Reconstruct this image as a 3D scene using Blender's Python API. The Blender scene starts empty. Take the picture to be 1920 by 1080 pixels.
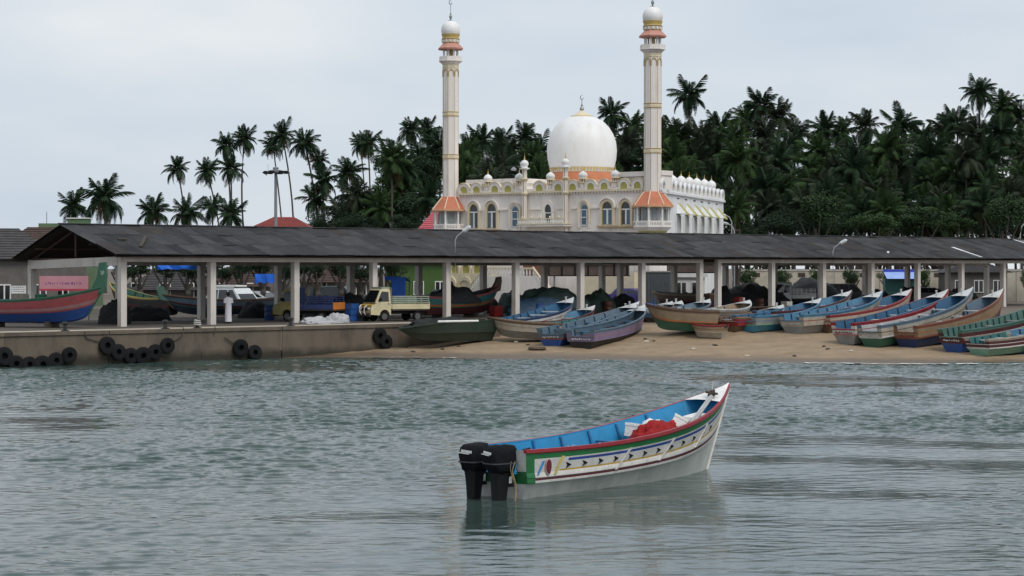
import bpy, math, random
import numpy as np
from mathutils import Vector, Matrix, noise as mnoise
rnd = random.Random(7)
R = math.radians
S = bpy.context.scene
COL = S.collection
# ------------------------------------------------------------ camera, sky, sun, exposure
F, CX, HY, ZC = 3900.0, 960.0, 500.0, 4.75          # focal length in photo pixels, principal column, horizon row, eye height
cam_d = bpy.data.cameras.new('camera'); cam = bpy.data.objects.new('camera', cam_d); COL.objects.link(cam)
cam.location = (0, 0, ZC); cam.rotation_euler = (R(90), 0, 0)
cam_d.sensor_width = 36; cam_d.lens = F / 1920 * 36; cam_d.shift_y = -(540 - HY) / 1920
cam_d.clip_start = 0.5; cam_d.clip_end = 5000
S.camera = cam
SUN_AZ, SUN_EL = R(140), R(52)
W = bpy.data.worlds.new('World'); S.world = W; W.use_nodes = True
nt = W.node_tree; nt.nodes.clear(); N = nt.nodes.new; LK = nt.links.new
out = N('ShaderNodeOutputWorld'); bg = N('ShaderNodeBackground'); bg.inputs[1].default_value = 0.1
sky = N('ShaderNodeTexSky'); sky.sky_type = 'NISHITA'; sky.sun_disc = False
sky.sun_elevation = SUN_EL; sky.sun_rotation = SUN_AZ; sky.dust_density = 2.0
tc = N('ShaderNodeTexCoord'); mp = N('ShaderNodeMapping'); mp.inputs['Scale'].default_value = (2.2, 2.2, 6.5); mp.inputs['Location'].default_value = (0.35, 0.1, 0.2)
nz = N('ShaderNodeTexNoise'); nz.inputs['Scale'].default_value = 1.5; nz.inputs['Detail'].default_value = 5; nz.inputs['Roughness'].default_value = 0.5
cr = N('ShaderNodeValToRGB'); cr.color_ramp.elements[0].position = 0.30; cr.color_ramp.elements[1].position = 0.74
cr.color_ramp.elements[0].color = (4.7, 5.6, 6.7, 1); cr.color_ramp.elements[1].color = (7.5, 7.75, 7.9, 1)
mx = N('ShaderNodeMixRGB'); mx.inputs[0].default_value = 0.92
LK(tc.outputs['Generated'], mp.inputs[0]); LK(mp.outputs[0], nz.inputs['Vector']); LK(nz.outputs['Fac'], cr.inputs[0])
LK(sky.outputs[0], mx.inputs[1]); LK(cr.outputs[0], mx.inputs[2]); LK(mx.outputs[0], bg.inputs[0]); LK(bg.outputs[0], out.inputs[0])
sun_d = bpy.data.lights.new('sun', 'SUN'); sun_d.energy = 1.5; sun_d.angle = R(28); sun_d.color = (1, 0.96, 0.9)
sun = bpy.data.objects.new('sun', sun_d); COL.objects.link(sun); sun.location = (40, -40, 80)
sdir = Vector((math.sin(SUN_AZ) * math.cos(SUN_EL), math.cos(SUN_AZ) * math.cos(SUN_EL), math.sin(SUN_EL)))
sun.rotation_euler = (-sdir).to_track_quat('-Z', 'Y').to_euler()
vs = S.view_settings; vs.view_transform = 'Standard'; vs.look = 'None'; vs.exposure = 0.17; vs.gamma = 1.0; vs.use_curve_mapping = False
# ------------------------------------------------------------ helpers
def P(px, py, Y):
    return Vector(((px - CX) * Y / F, Y, ZC + (HY - py) * Y / F))
MATS = {}
def mat(name, col=None, rough=0.6, var=0.18, scale=2.0, bump=0.0, bscale=20.0, metal=0.0, dirt=None, damt=0.5, dscale=1.2, spec=0.5, stretch=(1, 1, 1), alpha=None):
    if name in MATS: return MATS[name]
    m = bpy.data.materials.new(name); m.use_nodes = True; MATS[name] = m
    t = m.node_tree; b = t.nodes['Principled BSDF']; n = t.nodes.new; l = t.links.new
    b.inputs['Roughness'].default_value = rough; b.inputs['Metallic'].default_value = metal; b.inputs['Specular IOR Level'].default_value = spec
    c = n('ShaderNodeTexCoord'); mp = n('ShaderNodeMapping'); mp.inputs['Scale'].default_value = stretch; l(c.outputs['Object'], mp.inputs[0])
    oi = n('ShaderNodeObjectInfo'); ad = n('ShaderNodeVectorMath'); ad.operation = 'ADD'; sc = n('ShaderNodeMath'); sc.operation = 'MULTIPLY'; sc.inputs[1].default_value = 37.0
    l(oi.outputs['Random'], sc.inputs[0]); l(mp.outputs[0], ad.inputs[0]); l(sc.outputs[0], ad.inputs[1])
    z = n('ShaderNodeTexNoise'); z.inputs['Scale'].default_value = scale; z.inputs['Detail'].default_value = 6; z.inputs['Roughness'].default_value = 0.65
    l(ad.outputs[0], z.inputs['Vector'])
    rp = n('ShaderNodeValToRGB'); rp.color_ramp.elements[0].position = 0.3; rp.color_ramp.elements[1].position = 0.7
    rp.color_ramp.elements[0].color = tuple(max(0, x * (1 - var)) for x in col) + (1,)
    rp.color_ramp.elements[1].color = tuple(min(1, x * (1 + var)) for x in col) + (1,)
    l(z.outputs['Fac'], rp.inputs[0]); last = rp.outputs[0]
    if dirt:
        z2 = n('ShaderNodeTexNoise'); z2.inputs['Scale'].default_value = dscale; z2.inputs['Detail'].default_value = 8; z2.inputs['Roughness'].default_value = 0.7
        l(ad.outputs[0], z2.inputs['Vector'])
        r2 = n('ShaderNodeValToRGB'); r2.color_ramp.elements[0].position = 0.48; r2.color_ramp.elements[1].position = 0.72
        r2.color_ramp.elements[0].color = (0, 0, 0, 1); r2.color_ramp.elements[1].color = (damt,) * 3 + (1,)
        l(z2.outputs['Fac'], r2.inputs[0])
        mm = n('ShaderNodeMixRGB'); l(r2.outputs[0], mm.inputs[0]); l(last, mm.inputs[1]); mm.inputs[2].default_value = tuple(dirt) + (1,); last = mm.outputs[0]
    l(last, b.inputs['Base Color'])
    if bump:
        z3 = n('ShaderNodeTexNoise'); z3.inputs['Scale'].default_value = bscale; z3.inputs['Detail'].default_value = 4; l(ad.outputs[0], z3.inputs['Vector'])
        bp = n('ShaderNodeBump'); bp.inputs['Strength'].default_value = bump; bp.inputs['Distance'].default_value = 0.05
        l(z3.outputs['Fac'], bp.inputs['Height']); l(bp.outputs[0], b.inputs['Normal'])
    return m
GR = (0.12, 0.10, 0.07)
def paint(name, col, **k):
    d = dict(rough=0.5, var=0.14, scale=2.5, dirt=(col[0] * .45 + .04, col[1] * .45 + .035, col[2] * .45 + .03), damt=0.7, dscale=1.7, bump=0.15, bscale=14); d.update(k)
    return mat(name, col, **d)
class MB:
    def __init__(s, M=None): s.v = []; s.f = []; s.m = []; s.M = M
    def add(s, vs, fs, mi=0):
        o = len(s.v)
        for p in vs:
            p = Vector(p); s.v.append(s.M @ p if s.M else p)
        for f in fs: s.f.append([i + o for i in f]); s.m.append(mi)
        return s
    def box(s, c, d, mi=0, rz=0.0, rot=None):
        hx, hy, hz = d[0] / 2, d[1] / 2, d[2] / 2
        Q = rot if rot is not None else Matrix.Rotation(rz, 3, 'Z')
        vs = [Q @ Vector((x, y, z)) + Vector(c) for x in (-hx, hx) for y in (-hy, hy) for z in (-hz, hz)]
        return s.add(vs, [(0, 1, 3, 2), (4, 6, 7, 5), (0, 4, 5, 1), (2, 3, 7, 6), (0, 2, 6, 4), (1, 5, 7, 3)], mi)
    def b2(s, a, b, mi=0):
        return s.box([(a[i] + b[i]) / 2 for i in range(3)], [abs(b[i] - a[i]) for i in range(3)], mi)
    def loft(s, rings, mi=0, closed=True, caps=True, mis=None):
        o = len(s.v); n = len(rings[0])
        for r in rings:
            for p in r:
                p = Vector(p); s.v.append(s.M @ p if s.M else p)
        for i in range(len(rings) - 1):
            for j in range(n if closed else n - 1):
                k = (j + 1) % n
                s.f.append([o + i * n + j, o + i * n + k, o + (i + 1) * n + k, o + (i + 1) * n + j]); s.m.append(mis[i] if mis else mi)
        if caps and closed:
            s.f.append([o + j for j in range(n)][::-1]); s.m.append(mis[0] if mis else mi)
            s.f.append([o + (len(rings) - 1) * n + j for j in range(n)]); s.m.append(mis[-1] if mis else mi)
        return s
    def lathe(s, prof, n=16, c=(0, 0, 0), mi=0, ph=0.0, mis=None):
        rings = [[(c[0] + max(r, .001) * math.cos(2 * math.pi * j / n + ph), c[1] + max(r, .001) * math.sin(2 * math.pi * j / n + ph), c[2] + z) for j in range(n)] for r, z in prof]
        return s.loft(rings, mi, mis=mis)
    def tube(s, pts, rad, n=6, mi=0):
        pts = [Vector(p) for p in pts]; rings = []
        for i, p in enumerate(pts):
            d = (pts[min(i + 1, len(pts) - 1)] - pts[max(i - 1, 0)]).normalized()
            a = d.cross(Vector((0, 0, 1)))
            if a.length < .05: a = d.cross(Vector((1, 0, 0)))
            a.normalize(); b = d.cross(a); r = rad[i] if isinstance(rad, (list, tuple)) else rad
            rings.append([p + a * r * math.cos(2 * math.pi * j / n) + b * r * math.sin(2 * math.pi * j / n) for j in range(n)])
        return s.loft(rings, mi)
    def ext(s, poly, y0, y1, mi=0):                     # polygon in x,z pushed along y
        n = len(poly)
        vs = [(x, y0, z) for x, z in poly] + [(x, y1, z) for x, z in poly]
        fs = [list(range(n)), list(range(n, 2 * n))[::-1]] + [(j, n + j, n + (j + 1) % n, (j + 1) % n) for j in range(n)]
        return s.add(vs, fs, mi)
    def ring(s, outer, inner, y0, y1, mi=0):            # band between two matching x,z outlines pushed along y
        n = len(outer)
        vs = [(x, y0, z) for x, z in outer] + [(x, y0, z) for x, z in inner] + [(x, y1, z) for x, z in outer] + [(x, y1, z) for x, z in inner]
        fs = []
        for j in range(n - 1):
            k = j + 1
            fs += [(j, k, n + k, n + j), (n + j, n + k, 3 * n + k, 3 * n + j), (2 * n + k, 2 * n + j, 3 * n + j, 3 * n + k), (k, j, 2 * n + j, 2 * n + k)]
        return s.add(vs, fs, mi)
    def ball(s, c, r, n=10, mi=0, sq=(1, 1, 1)):
        m = max(4, n // 2); rings = []
        for i in range(m + 1):
            a = -math.pi / 2 + math.pi * i / m; q = max(math.cos(a), .01)
            rings.append([(c[0] + r * sq[0] * q * math.cos(2 * math.pi * j / n), c[1] + r * sq[1] * q * math.sin(2 * math.pi * j / n), c[2] + r * sq[2] * math.sin(a)) for j in range(n)])
        return s.loft(rings, mi)
    def mesh(s, name, mats, smooth=None):
        me = bpy.data.meshes.new(name); me.from_pydata([tuple(p) for p in s.v], [], s.f)
        mats = mats if isinstance(mats, (list, tuple)) else [mats]
        for m in mats: me.materials.append(m)
        if len(mats) > 1: me.polygons.foreach_set('material_index', s.m)
        if smooth is not None:
            me.polygons.foreach_set('use_smooth', [True] * len(s.f)); me.set_sharp_from_angle(angle=R(smooth))
        me.update(); return me
    def build(s, name, mats, parent=None, loc=(0, 0, 0), rz=0.0, smooth=None):
        return link(name, s.mesh(name, mats, smooth), parent, loc, rz)
def link(name, me, parent=None, loc=(0, 0, 0), rz=0.0):
    o = bpy.data.objects.new(name, me); COL.objects.link(o); o.location = loc; o.rotation_euler = (0, 0, rz)
    if parent is not None: o.parent = parent
    return o
def tag(o, label, cat, group=None, kind=None):
    if label: o['label'] = label
    if cat: o['category'] = cat
    if group: o['group'] = group
    if kind: o['kind'] = kind
    return o
def thing(name, label, cat, loc=(0, 0, 0), rz=0.0, group=None):
    return tag(link(name, None, None, loc, rz), label, cat, group)
def struct(o): o['kind'] = 'structure'; return o
# ------------------------------------------------------------ materials
white = paint('white_paint', (.78, .77, .74), rough=.55, damt=.35)
wallw = mat('mosque_wall_paint', (.82, .755, .70), rough=.7, var=.07, scale=.6, dirt=(.50, .44, .38), damt=.55, dscale=1.1, stretch=(1, 1, .22))
wallb = mat('side_wall_white', (.80, .80, .80), rough=.7, var=.05, scale=.6, dirt=(.45, .44, .41), damt=.5, dscale=1.1, stretch=(1, 1, .22))
cream = mat('cream_trim', (.72, .62, .44), rough=.7, var=.08)
tan = mat('tan_trim', (.44, .32, .15), rough=.7, var=.12)
olive = mat('olive_panel', (.40, .36, .09), rough=.6, var=.08)
terra = mat('terracotta_roof', (.52, .165, .085), rough=.65, var=.14, scale=3, dirt=(.25, .1, .06), damt=.4)
terra_l = mat('pink_terracotta', (.52, .25, .19), rough=.65, var=.12)
domew = mat('dome_white', (.82, .81, .79), rough=.5, var=.04, dirt=(.55, .51, .45), damt=.5, dscale=1.0, stretch=(1, 1, .3))
gold = mat('gold_trim', (.55, .40, .12), rough=.45, var=.1)
steel = mat('dull_steel', (.30, .31, .32), rough=.4, metal=.6, var=.15)
glassb = mat('blue_window_glass', (.03, .08, .13), rough=.08, var=.2, spec=.8)
glassd = mat('dark_glass', (.012, .014, .016), rough=.1, var=.2, spec=.7)
glassg = mat('grey_window', (.22, .24, .24), rough=.2, var=.2)
conc = mat('pale_concrete', (.46, .43, .39), rough=.85, var=.14, scale=1.2, bump=.2, bscale=12, dirt=(.24, .2, .16), damt=.6, dscale=1.0, stretch=(1, 1, .5))
post_m = mat('post_paint', (.62, .57, .52), rough=.8, var=.08, scale=1.5, dirt=(.36, .28, .2), damt=.5, dscale=1.4, stretch=(1, 1, .4), bump=.1)
brownw = mat('brown_beam', (.10, .065, .05), rough=.8, var=.2)
black = mat('black_plastic', (.008, .008, .009), rough=.5, spec=.25, var=.3, bump=.1)
rubber = mat('tyre_rubber', (.012, .012, .013), rough=.9, spec=.2, var=.3, bump=.3, bscale=9)
rope = mat('rope_fibre', (.30, .24, .14), rough=.9, var=.25, scale=30)
wood = mat('weathered_wood', (.20, .14, .09), rough=.85, var=.3, scale=4, stretch=(1, 6, 6))
dkwood = mat('dark_wood', (.06, .045, .035), rough=.85, var=.3, scale=4)
def quay_mat():
    m = mat('quay_concrete', (.135, .108, .08), rough=.85, var=.25, scale=.7, bump=.35, bscale=7, dirt=(.055, .045, .035), damt=.95, dscale=.75, stretch=(1, 1, .35))
    t = m.node_tree; b = t.nodes['Principled BSDF']; src = b.inputs['Base Color'].links[0].from_socket
    c = t.nodes.new('ShaderNodeTexCoord'); sx = t.nodes.new('ShaderNodeSeparateXYZ'); t.links.new(c.outputs['Object'], sx.inputs[0])
    z = t.nodes.new('ShaderNodeTexNoise'); z.inputs['Scale'].default_value = 1.3; z.inputs['Detail'].default_value = 5; t.links.new(c.outputs['Object'], z.inputs['Vector'])
    ma = t.nodes.new('ShaderNodeMath'); ma.operation = 'MULTIPLY_ADD'; ma.inputs[1].default_value = .5; t.links.new(z.outputs['Fac'], ma.inputs[0]); t.links.new(sx.outputs['Z'], ma.inputs[2])
    r = t.nodes.new('ShaderNodeValToRGB'); r.color_ramp.elements[0].position = .45; r.color_ramp.elements[0].color = (1, 1, 1, 1); r.color_ramp.elements[1].position = .85; r.color_ramp.elements[1].color = (0, 0, 0, 1)
    t.links.new(ma.outputs[0], r.inputs[0]); mm = t.nodes.new('ShaderNodeMixRGB'); t.links.new(r.outputs[0], mm.inputs[0]); t.links.new(src, mm.inputs[1]); mm.inputs[2].default_value = (.035, .03, .02, 1)
    t.links.new(mm.outputs[0], b.inputs['Base Color']); return m
quay_m = quay_mat()
# ------------------------------------------------------------ ground, beach, quay, water
QZ = 1.62
SH = [(-300, 108), (-14, 108), (-5, 108.3), (1, 107), (9, 103.4), (16.6, 101.4), (25, 100.7), (60, 99), (400, 96)]
def shoreY(X):
    for (a, ya), (b, yb) in zip(SH, SH[1:]):
        if X <= b:
            t = (X - a) / (b - a); t = max(0, min(1, t)); return ya + (yb - ya) * t
    return SH[-1][1]
QE0 = Vector((-24.05, 97.7)); QU = Vector((.7547, .656)).normalized(); QN = Vector((-QU.y, QU.x))
def quay_d(X, Y): return (Vector((X, Y)) - QE0).dot(QN)
def gz(X, Y):
    d = Y - shoreY(X)
    n = mnoise.noise(Vector((X * .35, Y * .35, 0))) * .10 + mnoise.noise(Vector((X * 1.3, Y * 1.3, 3))) * .035
    if d < 0: return max(-2.5, .075 * d) + (n * .3 if d > -6 else 0)
    if d < 7: z = .072 * d
    elif d < 21: z = .504 + (d - 7) * .0775
    else: z = QZ - .03
    w = min(1, d / 3) * (1 if d < 19 else max(0, (23 - d) / 4))
    z = min(z, QZ - .03) + n * w
    bump = .38 * math.exp(-(((X - 11.2) / 2.2) ** 2 + ((Y - 116.0) / 1.6) ** 2))      # a scoop of banked sand by the sterns
    return z + bump
xs = sorted(set([-900, -500, -300, -200, -120, -80, -55, -40, -30, -22] + [round(-18 + .45 * i, 3) for i in range(int(66 / .45))] + [50, 56, 64, 80, 110, 160, 240, 400, 700]))
ys = sorted(set([60, 80, 90] + [round(94 + .45 * i, 3) for i in range(int(42 / .45))] + [138, 145, 160, 180, 220, 280, 360, 500, 800, 1500, 3000]))
vv = [(x, y, gz(x, y)) for y in ys for x in xs]; nx = len(xs)
ff = [(j * nx + i, j * nx + i + 1, (j + 1) * nx + i + 1, (j + 1) * nx + i) for j in range(len(ys) - 1) for i in range(nx - 1)]
def sand_mat():
    m = mat('beach_sand', (.29, .21, .132), rough=.95, var=.16, scale=.8, bump=.5, bscale=5, dirt=(.17, .11, .06), damt=.6, dscale=.7)
    t = m.node_tree; b = t.nodes['Principled BSDF']; src = b.inputs['Base Color'].links[0].from_socket
    c = t.nodes.new('ShaderNodeTexCoord'); sx = t.nodes.new('ShaderNodeSeparateXYZ'); t.links.new(c.outputs['Object'], sx.inputs[0])
    z = t.nodes.new('ShaderNodeTexNoise'); z.inputs['Scale'].default_value = .5; t.links.new(c.outputs['Object'], z.inputs['Vector'])
    ma = t.nodes.new('ShaderNodeMath'); ma.operation = 'MULTIPLY_ADD'; ma.inputs[1].default_value = .12; t.links.new(z.outputs['Fac'], ma.inputs[0]); t.links.new(sx.outputs['Z'], ma.inputs[2])
    r = t.nodes.new('ShaderNodeValToRGB'); r.color_ramp.elements[0].position = .16; r.color_ramp.elements[0].color = (1, 1, 1, 1); r.color_ramp.elements[1].position = .30; r.color_ramp.elements[1].color = (0, 0, 0, 1)
    t.links.new(ma.outputs[0], r.inputs[0]); mm = t.nodes.new('ShaderNodeMixRGB'); t.links.new(r.outputs[0], mm.inputs[0]); t.links.new(src, mm.inputs[1]); mm.inputs[2].default_value = (.12, .082, .05, 1)
    e = t.nodes.new('ShaderNodeValToRGB'); e.color_ramp.elements[0].position = .72; e.color_ramp.elements[0].color = (0, 0, 0, 1); e.color_ramp.elements[1].position = .9; e.color_ramp.elements[1].color = (1, 1, 1, 1)
    dv = t.nodes.new('ShaderNodeMath'); dv.operation = 'DIVIDE'; dv.inputs[1].default_value = 1.75; t.links.new(sx.outputs['Z'], dv.inputs[0]); t.links.new(dv.outputs[0], e.inputs[0])
    m2 = t.nodes.new('ShaderNodeMixRGB'); t.links.new(e.outputs[0], m2.inputs[0]); t.links.new(mm.outputs[0], m2.inputs[1]); m2.inputs[2].default_value = (.14, .115, .09, 1)
    t.links.new(m2.outputs[0], b.inputs['Base Color'])
    rr = t.nodes.new('ShaderNodeMath'); rr.operation = 'MULTIPLY_ADD'; rr.inputs[1].default_value = -.45; rr.inputs[2].default_value = .95; t.links.new(r.outputs[0], rr.inputs[0]); t.links.new(rr.outputs[0], b.inputs['Roughness'])
    return m
gm = MB(); gm.v = [Vector(p) for p in vv]; gm.f = [list(f) for f in ff]; gm.m = [0] * len(ff)
ground = struct(gm.build('ground', sand_mat(), smooth=60))
# quay: deck plus separately cast wall panels with open joints between them
quay = struct(link('quay', None, None, (QE0.x, QE0.y, 0), math.atan2(QU.y, QU.x)))
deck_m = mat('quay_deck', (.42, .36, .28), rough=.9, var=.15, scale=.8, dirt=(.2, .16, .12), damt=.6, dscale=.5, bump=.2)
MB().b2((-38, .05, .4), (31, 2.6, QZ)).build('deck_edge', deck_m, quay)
MB().b2((-38, 2.61, .4), (31, 60, QZ - .012)).build('deck', mat('quay_yard', (.09, .075, .06), rough=.95, var=.3, scale=.35, dirt=(.06, .05, .04), damt=.8, dscale=.4), quay)  # yard colour darkened to carry the shade under the shed
x = -38.0; i = 0
while x < 30.9:
    w = min([5.3, 4.9, 6.1, 5.6][i % 4], 31 - x)
    b = MB(); o = (.0, .035, -.02, .02)[i % 4]
    b.b2((x + .02, o, -2.4), (x + w - .02, .6, QZ - .16)); b.b2((x + .015, o - .07, QZ - .157), (x + w - .015, .6, QZ + .012))
    b.build('wall_panel', quay_m, quay); x += w; i += 1
# water: real ripples as geometry, finer ones as bump
def wave_field(X, Y):
    rs = np.random.RandomState(5); H = np.zeros_like(X)
    patch = np.zeros_like(X)
    for k in range(9):
        a = rs.uniform(0, 6.28); kx, ky = rs.normal(0, .12), rs.normal(0, .20); patch += np.sin(kx * X + ky * Y + a)
    patch = np.clip(.72 + .26 * patch, .12, 1.35)
    for k in range(56):
        lam = .28 * (1.05 / .28) ** rs.rand(); th = rs.normal(math.pi / 2 + .1, .42); kk = 2 * math.pi / lam; ph = rs.uniform(0, 6.28)
        c, s = math.cos(th), math.sin(th); U = c * X + s * Y; V = -s * X + c * Y
        U = U + .22 * lam * np.sin(V * 2 * math.pi / (lam * rs.uniform(2.5, 5)) + rs.uniform(0, 6.28))
        e = np.sin(V * 2 * math.pi / (lam * rs.uniform(3, 6)) + rs.uniform(0, 6.28)) * np.sin(U * 2 * math.pi / (lam * rs.uniform(3, 7)) + rs.uniform(0, 6.28))
        e = np.clip(e * 1.3 + .12, 0, 1)
        f = np.mod(U / lam + ph, 1.0); rise = .22
        t = np.where(f < rise, f / rise, (1 - f) / (1 - rise)); h = t * t * (3 - 2 * t) - .5
        H += WAVE_A * lam ** .9 * h * e * patch
    for k in range(8):
        lam = rs.uniform(3, 9); th = rs.normal(math.pi / 2, .5); H += .008 * np.sin(2 * math.pi / lam * (math.cos(th) * X + math.sin(th) * Y) + rs.uniform(0, 6.28))
    return H
WAVE_A = .0265
def water_grid(x0, x1, y0, y1, st, amp=1, keep=None):
    ax = np.arange(x0, x1 + st / 2, st); ay = np.arange(y0, y1 + st / 2, st); X, Y = np.meshgrid(ax, ay)
    Z = wave_field(X, Y) * amp
    v = np.stack([X, Y, Z], -1).reshape(-1, 3); n = len(ax)
    I, J = np.meshgrid(np.arange(n - 1), np.arange(len(ay) - 1)); base = (J * n + I).ravel()
    f = np.stack([base, base + 1, base + n + 1, base + n], -1)
    if keep is not None:
        c = v[f].mean(1); f = f[keep(c[:, 0], c[:, 1])]
        used = np.unique(f); mp_ = -np.ones(len(v), int); mp_[used] = np.arange(len(used)); v = v[used]; f = mp_[f]
    return v, f
kp = lambda x, y: np.abs(x) < .275 * y + 4
v1, f1 = water_grid(-36, 36, 31, 66, .06, 1, kp)
v2, f2 = water_grid(-36, 36, 66, 116, .10, 1, kp)
co = np.concatenate([v1, v2]); fa = np.concatenate([f1, f2 + len(v1)])
# calm outskirts just below the ripples
ov = np.array([[-1500, -600, -.15], [1500, -600, -.15], [1500, 240, -.15], [-1500, 240, -.15]]); fa = np.concatenate([fa, np.array([[0, 1, 2, 3]]) + len(co)]); co = np.concatenate([co, ov])
me = bpy.data.meshes.new('water'); me.vertices.add(len(co)); me.vertices.foreach_set('co', co.ravel())
me.loops.add(fa.size); me.loops.foreach_set('vertex_index', fa.ravel().astype(np.int32)); me.polygons.add(len(fa)); me.polygons.foreach_set('loop_start', np.arange(0, fa.size, 4, dtype=np.int32))
me.polygons.foreach_set('use_smooth', np.ones(len(fa), bool)); me.update(); me.validate()
wm = bpy.data.materials.new('sea_water'); wm.use_nodes = True; t = wm.node_tree; b = t.nodes['Principled BSDF']
b.inputs['Base Color'].default_value = (.042, .069, .060, 1); b.inputs['Roughness'].default_value = .06; b.inputs['IOR'].default_value = 1.333; b.inputs['Specular IOR Level'].default_value = .5
c = t.nodes.new('ShaderNodeTexCoord'); mp = t.nodes.new('ShaderNodeMapping'); mp.inputs['Scale'].default_value = (.8, 2.2, 1); t.links.new(c.outputs['Object'], mp.inputs[0])
z = t.nodes.new('ShaderNodeTexNoise'); z.inputs['Scale'].default_value = 2.6; z.inputs['Detail'].default_value = 4; z.inputs['Roughness'].default_value = .6; t.links.new(mp.outputs[0], z.inputs['Vector'])
bp = t.nodes.new('ShaderNodeBump'); bp.inputs['Strength'].default_value = .12; bp.inputs['Distance'].default_value = .06; t.links.new(z.outputs['Fac'], bp.inputs['Height']); t.links.new(bp.outputs[0], b.inputs['Normal'])
me.materials.append(wm); struct(link('water', me))
# foam and wet fringe where the ripples run out on the sand
fb = MB(); rs = random.Random(3); prev = None; X = -11.0
while X < 34:
    yc = shoreY(X) + .5 * math.sin(X * .9) * .35 + .3 * math.sin(X * 2.3 + 1) * .4 - .25 + .35 * mnoise.noise(Vector((X * 2.1, 4, 0)))
    w = (.10 + .22 * abs(mnoise.noise(Vector((X * 1.5, 1, 2)))) * 2) * (1.6 if X > 14 else .6)
    cur = [(X, yc - w, .055), (X, yc + w, max(.05, gz(X, yc + w) + .02))]
    if prev and mnoise.noise(Vector((X * 1.1, 7, 0))) > (-.35 if X > 14 else .15): fb.add(prev + cur, [(0, 2, 3, 1)])
    prev = cur; X += .07
tag(fb.build('foam', mat('sea_foam', (.7, .7, .68), rough=.9, var=.15, scale=5)), 'thin white foam line along the edge of the sand', 'foam', kind='stuff')
def ray_ground(px, py, z=None):
    Y = 40.0
    while Y < 400:
        p = P(px, py, Y)
        if p.z <= (gz(p.x, p.y) if z is None else z): return p
        Y += .05
    return p
# ------------------------------------------------------------ long open shed
Z0 = 109.0; SX, SY = 4.131, 3.848; BAY = math.hypot(SX, SY); SU = Vector((SX, SY)) / BAY
shed = thing('market_shed', 'long open-sided shed with dark sheet roof on pale concrete posts', 'shed', (-20.43, Z0, QZ), math.atan2(SY, SX))
SHED_W = 9.2; TS = list(range(9)) + [8.325 + i for i in range(9)]; TR = TS[-1]
for t in TS:
    for y in (0, SHED_W):
        hz = 3.38 if y == 0 else 3.2
        MB().b2((t * BAY - .175, y - .175, -.1), (t * BAY + .175, y + .175, hz)).build('post', post_m, shed)
for a, b in zip(TS, TS[1:]):
    if abs(b - a) < .5: continue
    e0, e1 = (.177, .177)
    MB().b2((a * BAY - .174, -.16, 3.383), (b * BAY - .178, .16, 3.65)).build('front_beam', post_m, shed)
    MB().b2((a * BAY - .174, SHED_W - .15, 3.203), (b * BAY - .178, SHED_W + .15, 3.5)).build('rear_beam', post_m, shed)
for t in (8, TR):
    MB().b2((t * BAY - .175, -.16, 3.383), (t * BAY + .175, .16, 3.65)).build('beam_end', post_m, shed)
gb = MB(); gb.add([(-.19, .18, 3.2), (.16, .18, 3.2), (.16, .18, 3.66), (-.19, .18, 3.66), (-.19, SHED_W - .18, 3.0), (.16, SHED_W - .18, 3.0), (.16, SHED_W - .18, 3.46), (-.19, SHED_W - .18, 3.46)], [(0, 1, 2, 3), (4, 7, 6, 5), (0, 3, 7, 4), (1, 5, 6, 2), (0, 4, 5, 1), (3, 2, 6, 7)])
gb.build('gable_beam', post_m, shed)
RID_Y, RID_Z, EAV_Y, EAV_Z, BK_Y, BK_Z = 4.6, 5.36, -.95, 3.74, 9.75, 3.52
X0R, X1R = -1.0, TR * BAY + .9
roof_d = mat('roof_sheet', (.038, .037, .039), rough=.8, var=.3, scale=.7, dirt=(.085, .082, .08), damt=.7, dscale=.45, bump=.2, bscale=5)
roof_e = mat('roof_sheet_faded', (.046, .045, .047), rough=.8, var=.3, scale=.9, dirt=(.11, .105, .10), damt=.7, dscale=.7, bump=.2, bscale=5)
under = mat('roof_underside', (.028, .022, .02), rough=.9, var=.2)
rb = MB()     # sheet added below both slopes to block light through the roof
rb.add([(X0R + .05, EAV_Y + .06, EAV_Z - .07), (X1R, EAV_Y + .06, EAV_Z - .07), (X1R, RID_Y, RID_Z - .08), (X0R + .05, RID_Y, RID_Z - .08), (X1R, BK_Y, BK_Z - .07), (X0R + .05, BK_Y, BK_Z - .07)], [(0, 1, 2, 3), (3, 2, 4, 5)])
rb.build('roof_light_block', under, shed)
rs = random.Random(11)
ROWS = 3; NCOL = 95; cw = (X1R - X0R) / NCOL
sl = Vector((0, RID_Y - EAV_Y, RID_Z - EAV_Z)); slen = sl.length; ang = math.atan2(sl.z, sl.y)
def sheet_mesh(m, seed, wd, ln):
    b = MB(); r_ = random.Random(seed); n = 12
    def hz(i): return .032 * (1 if i % 2 else -1)
    va = [(wd * i / n, 0, hz(i) + r_.uniform(-.004, .004)) for i in range(n + 1)]; vb = [(wd * i / n, ln, hz(i)) for i in range(n + 1)]
    b.add(va + vb, [(i, i + 1, n + 2 + i, n + 1 + i) for i in range(n)])
    b.add([(p[0], p[1], p[2] - .012) for p in va] + va, [(i + 1, i, n + 1 + i, n + 2 + i) for i in range(n)])
    return b.mesh('roof_sheet', m)
lnr = slen / ROWS + .16
roof_r = mat('roof_sheet_rusty', (.048, .041, .038), rough=.9, var=.35, scale=.9, dirt=(.03, .027, .026), damt=.8, dscale=.8)
roof_b = mat('roof_sheet_black', (.024, .024, .026), rough=.8, var=.3, scale=.9, dirt=(.07, .068, .066), damt=.7, dscale=.9)
shm = [sheet_mesh([roof_d, roof_e, roof_d, roof_b, roof_d, roof_e, roof_d, roof_r, roof_b, roof_e][i % 10], i, cw + .02, lnr) for i in range(10)]
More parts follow.
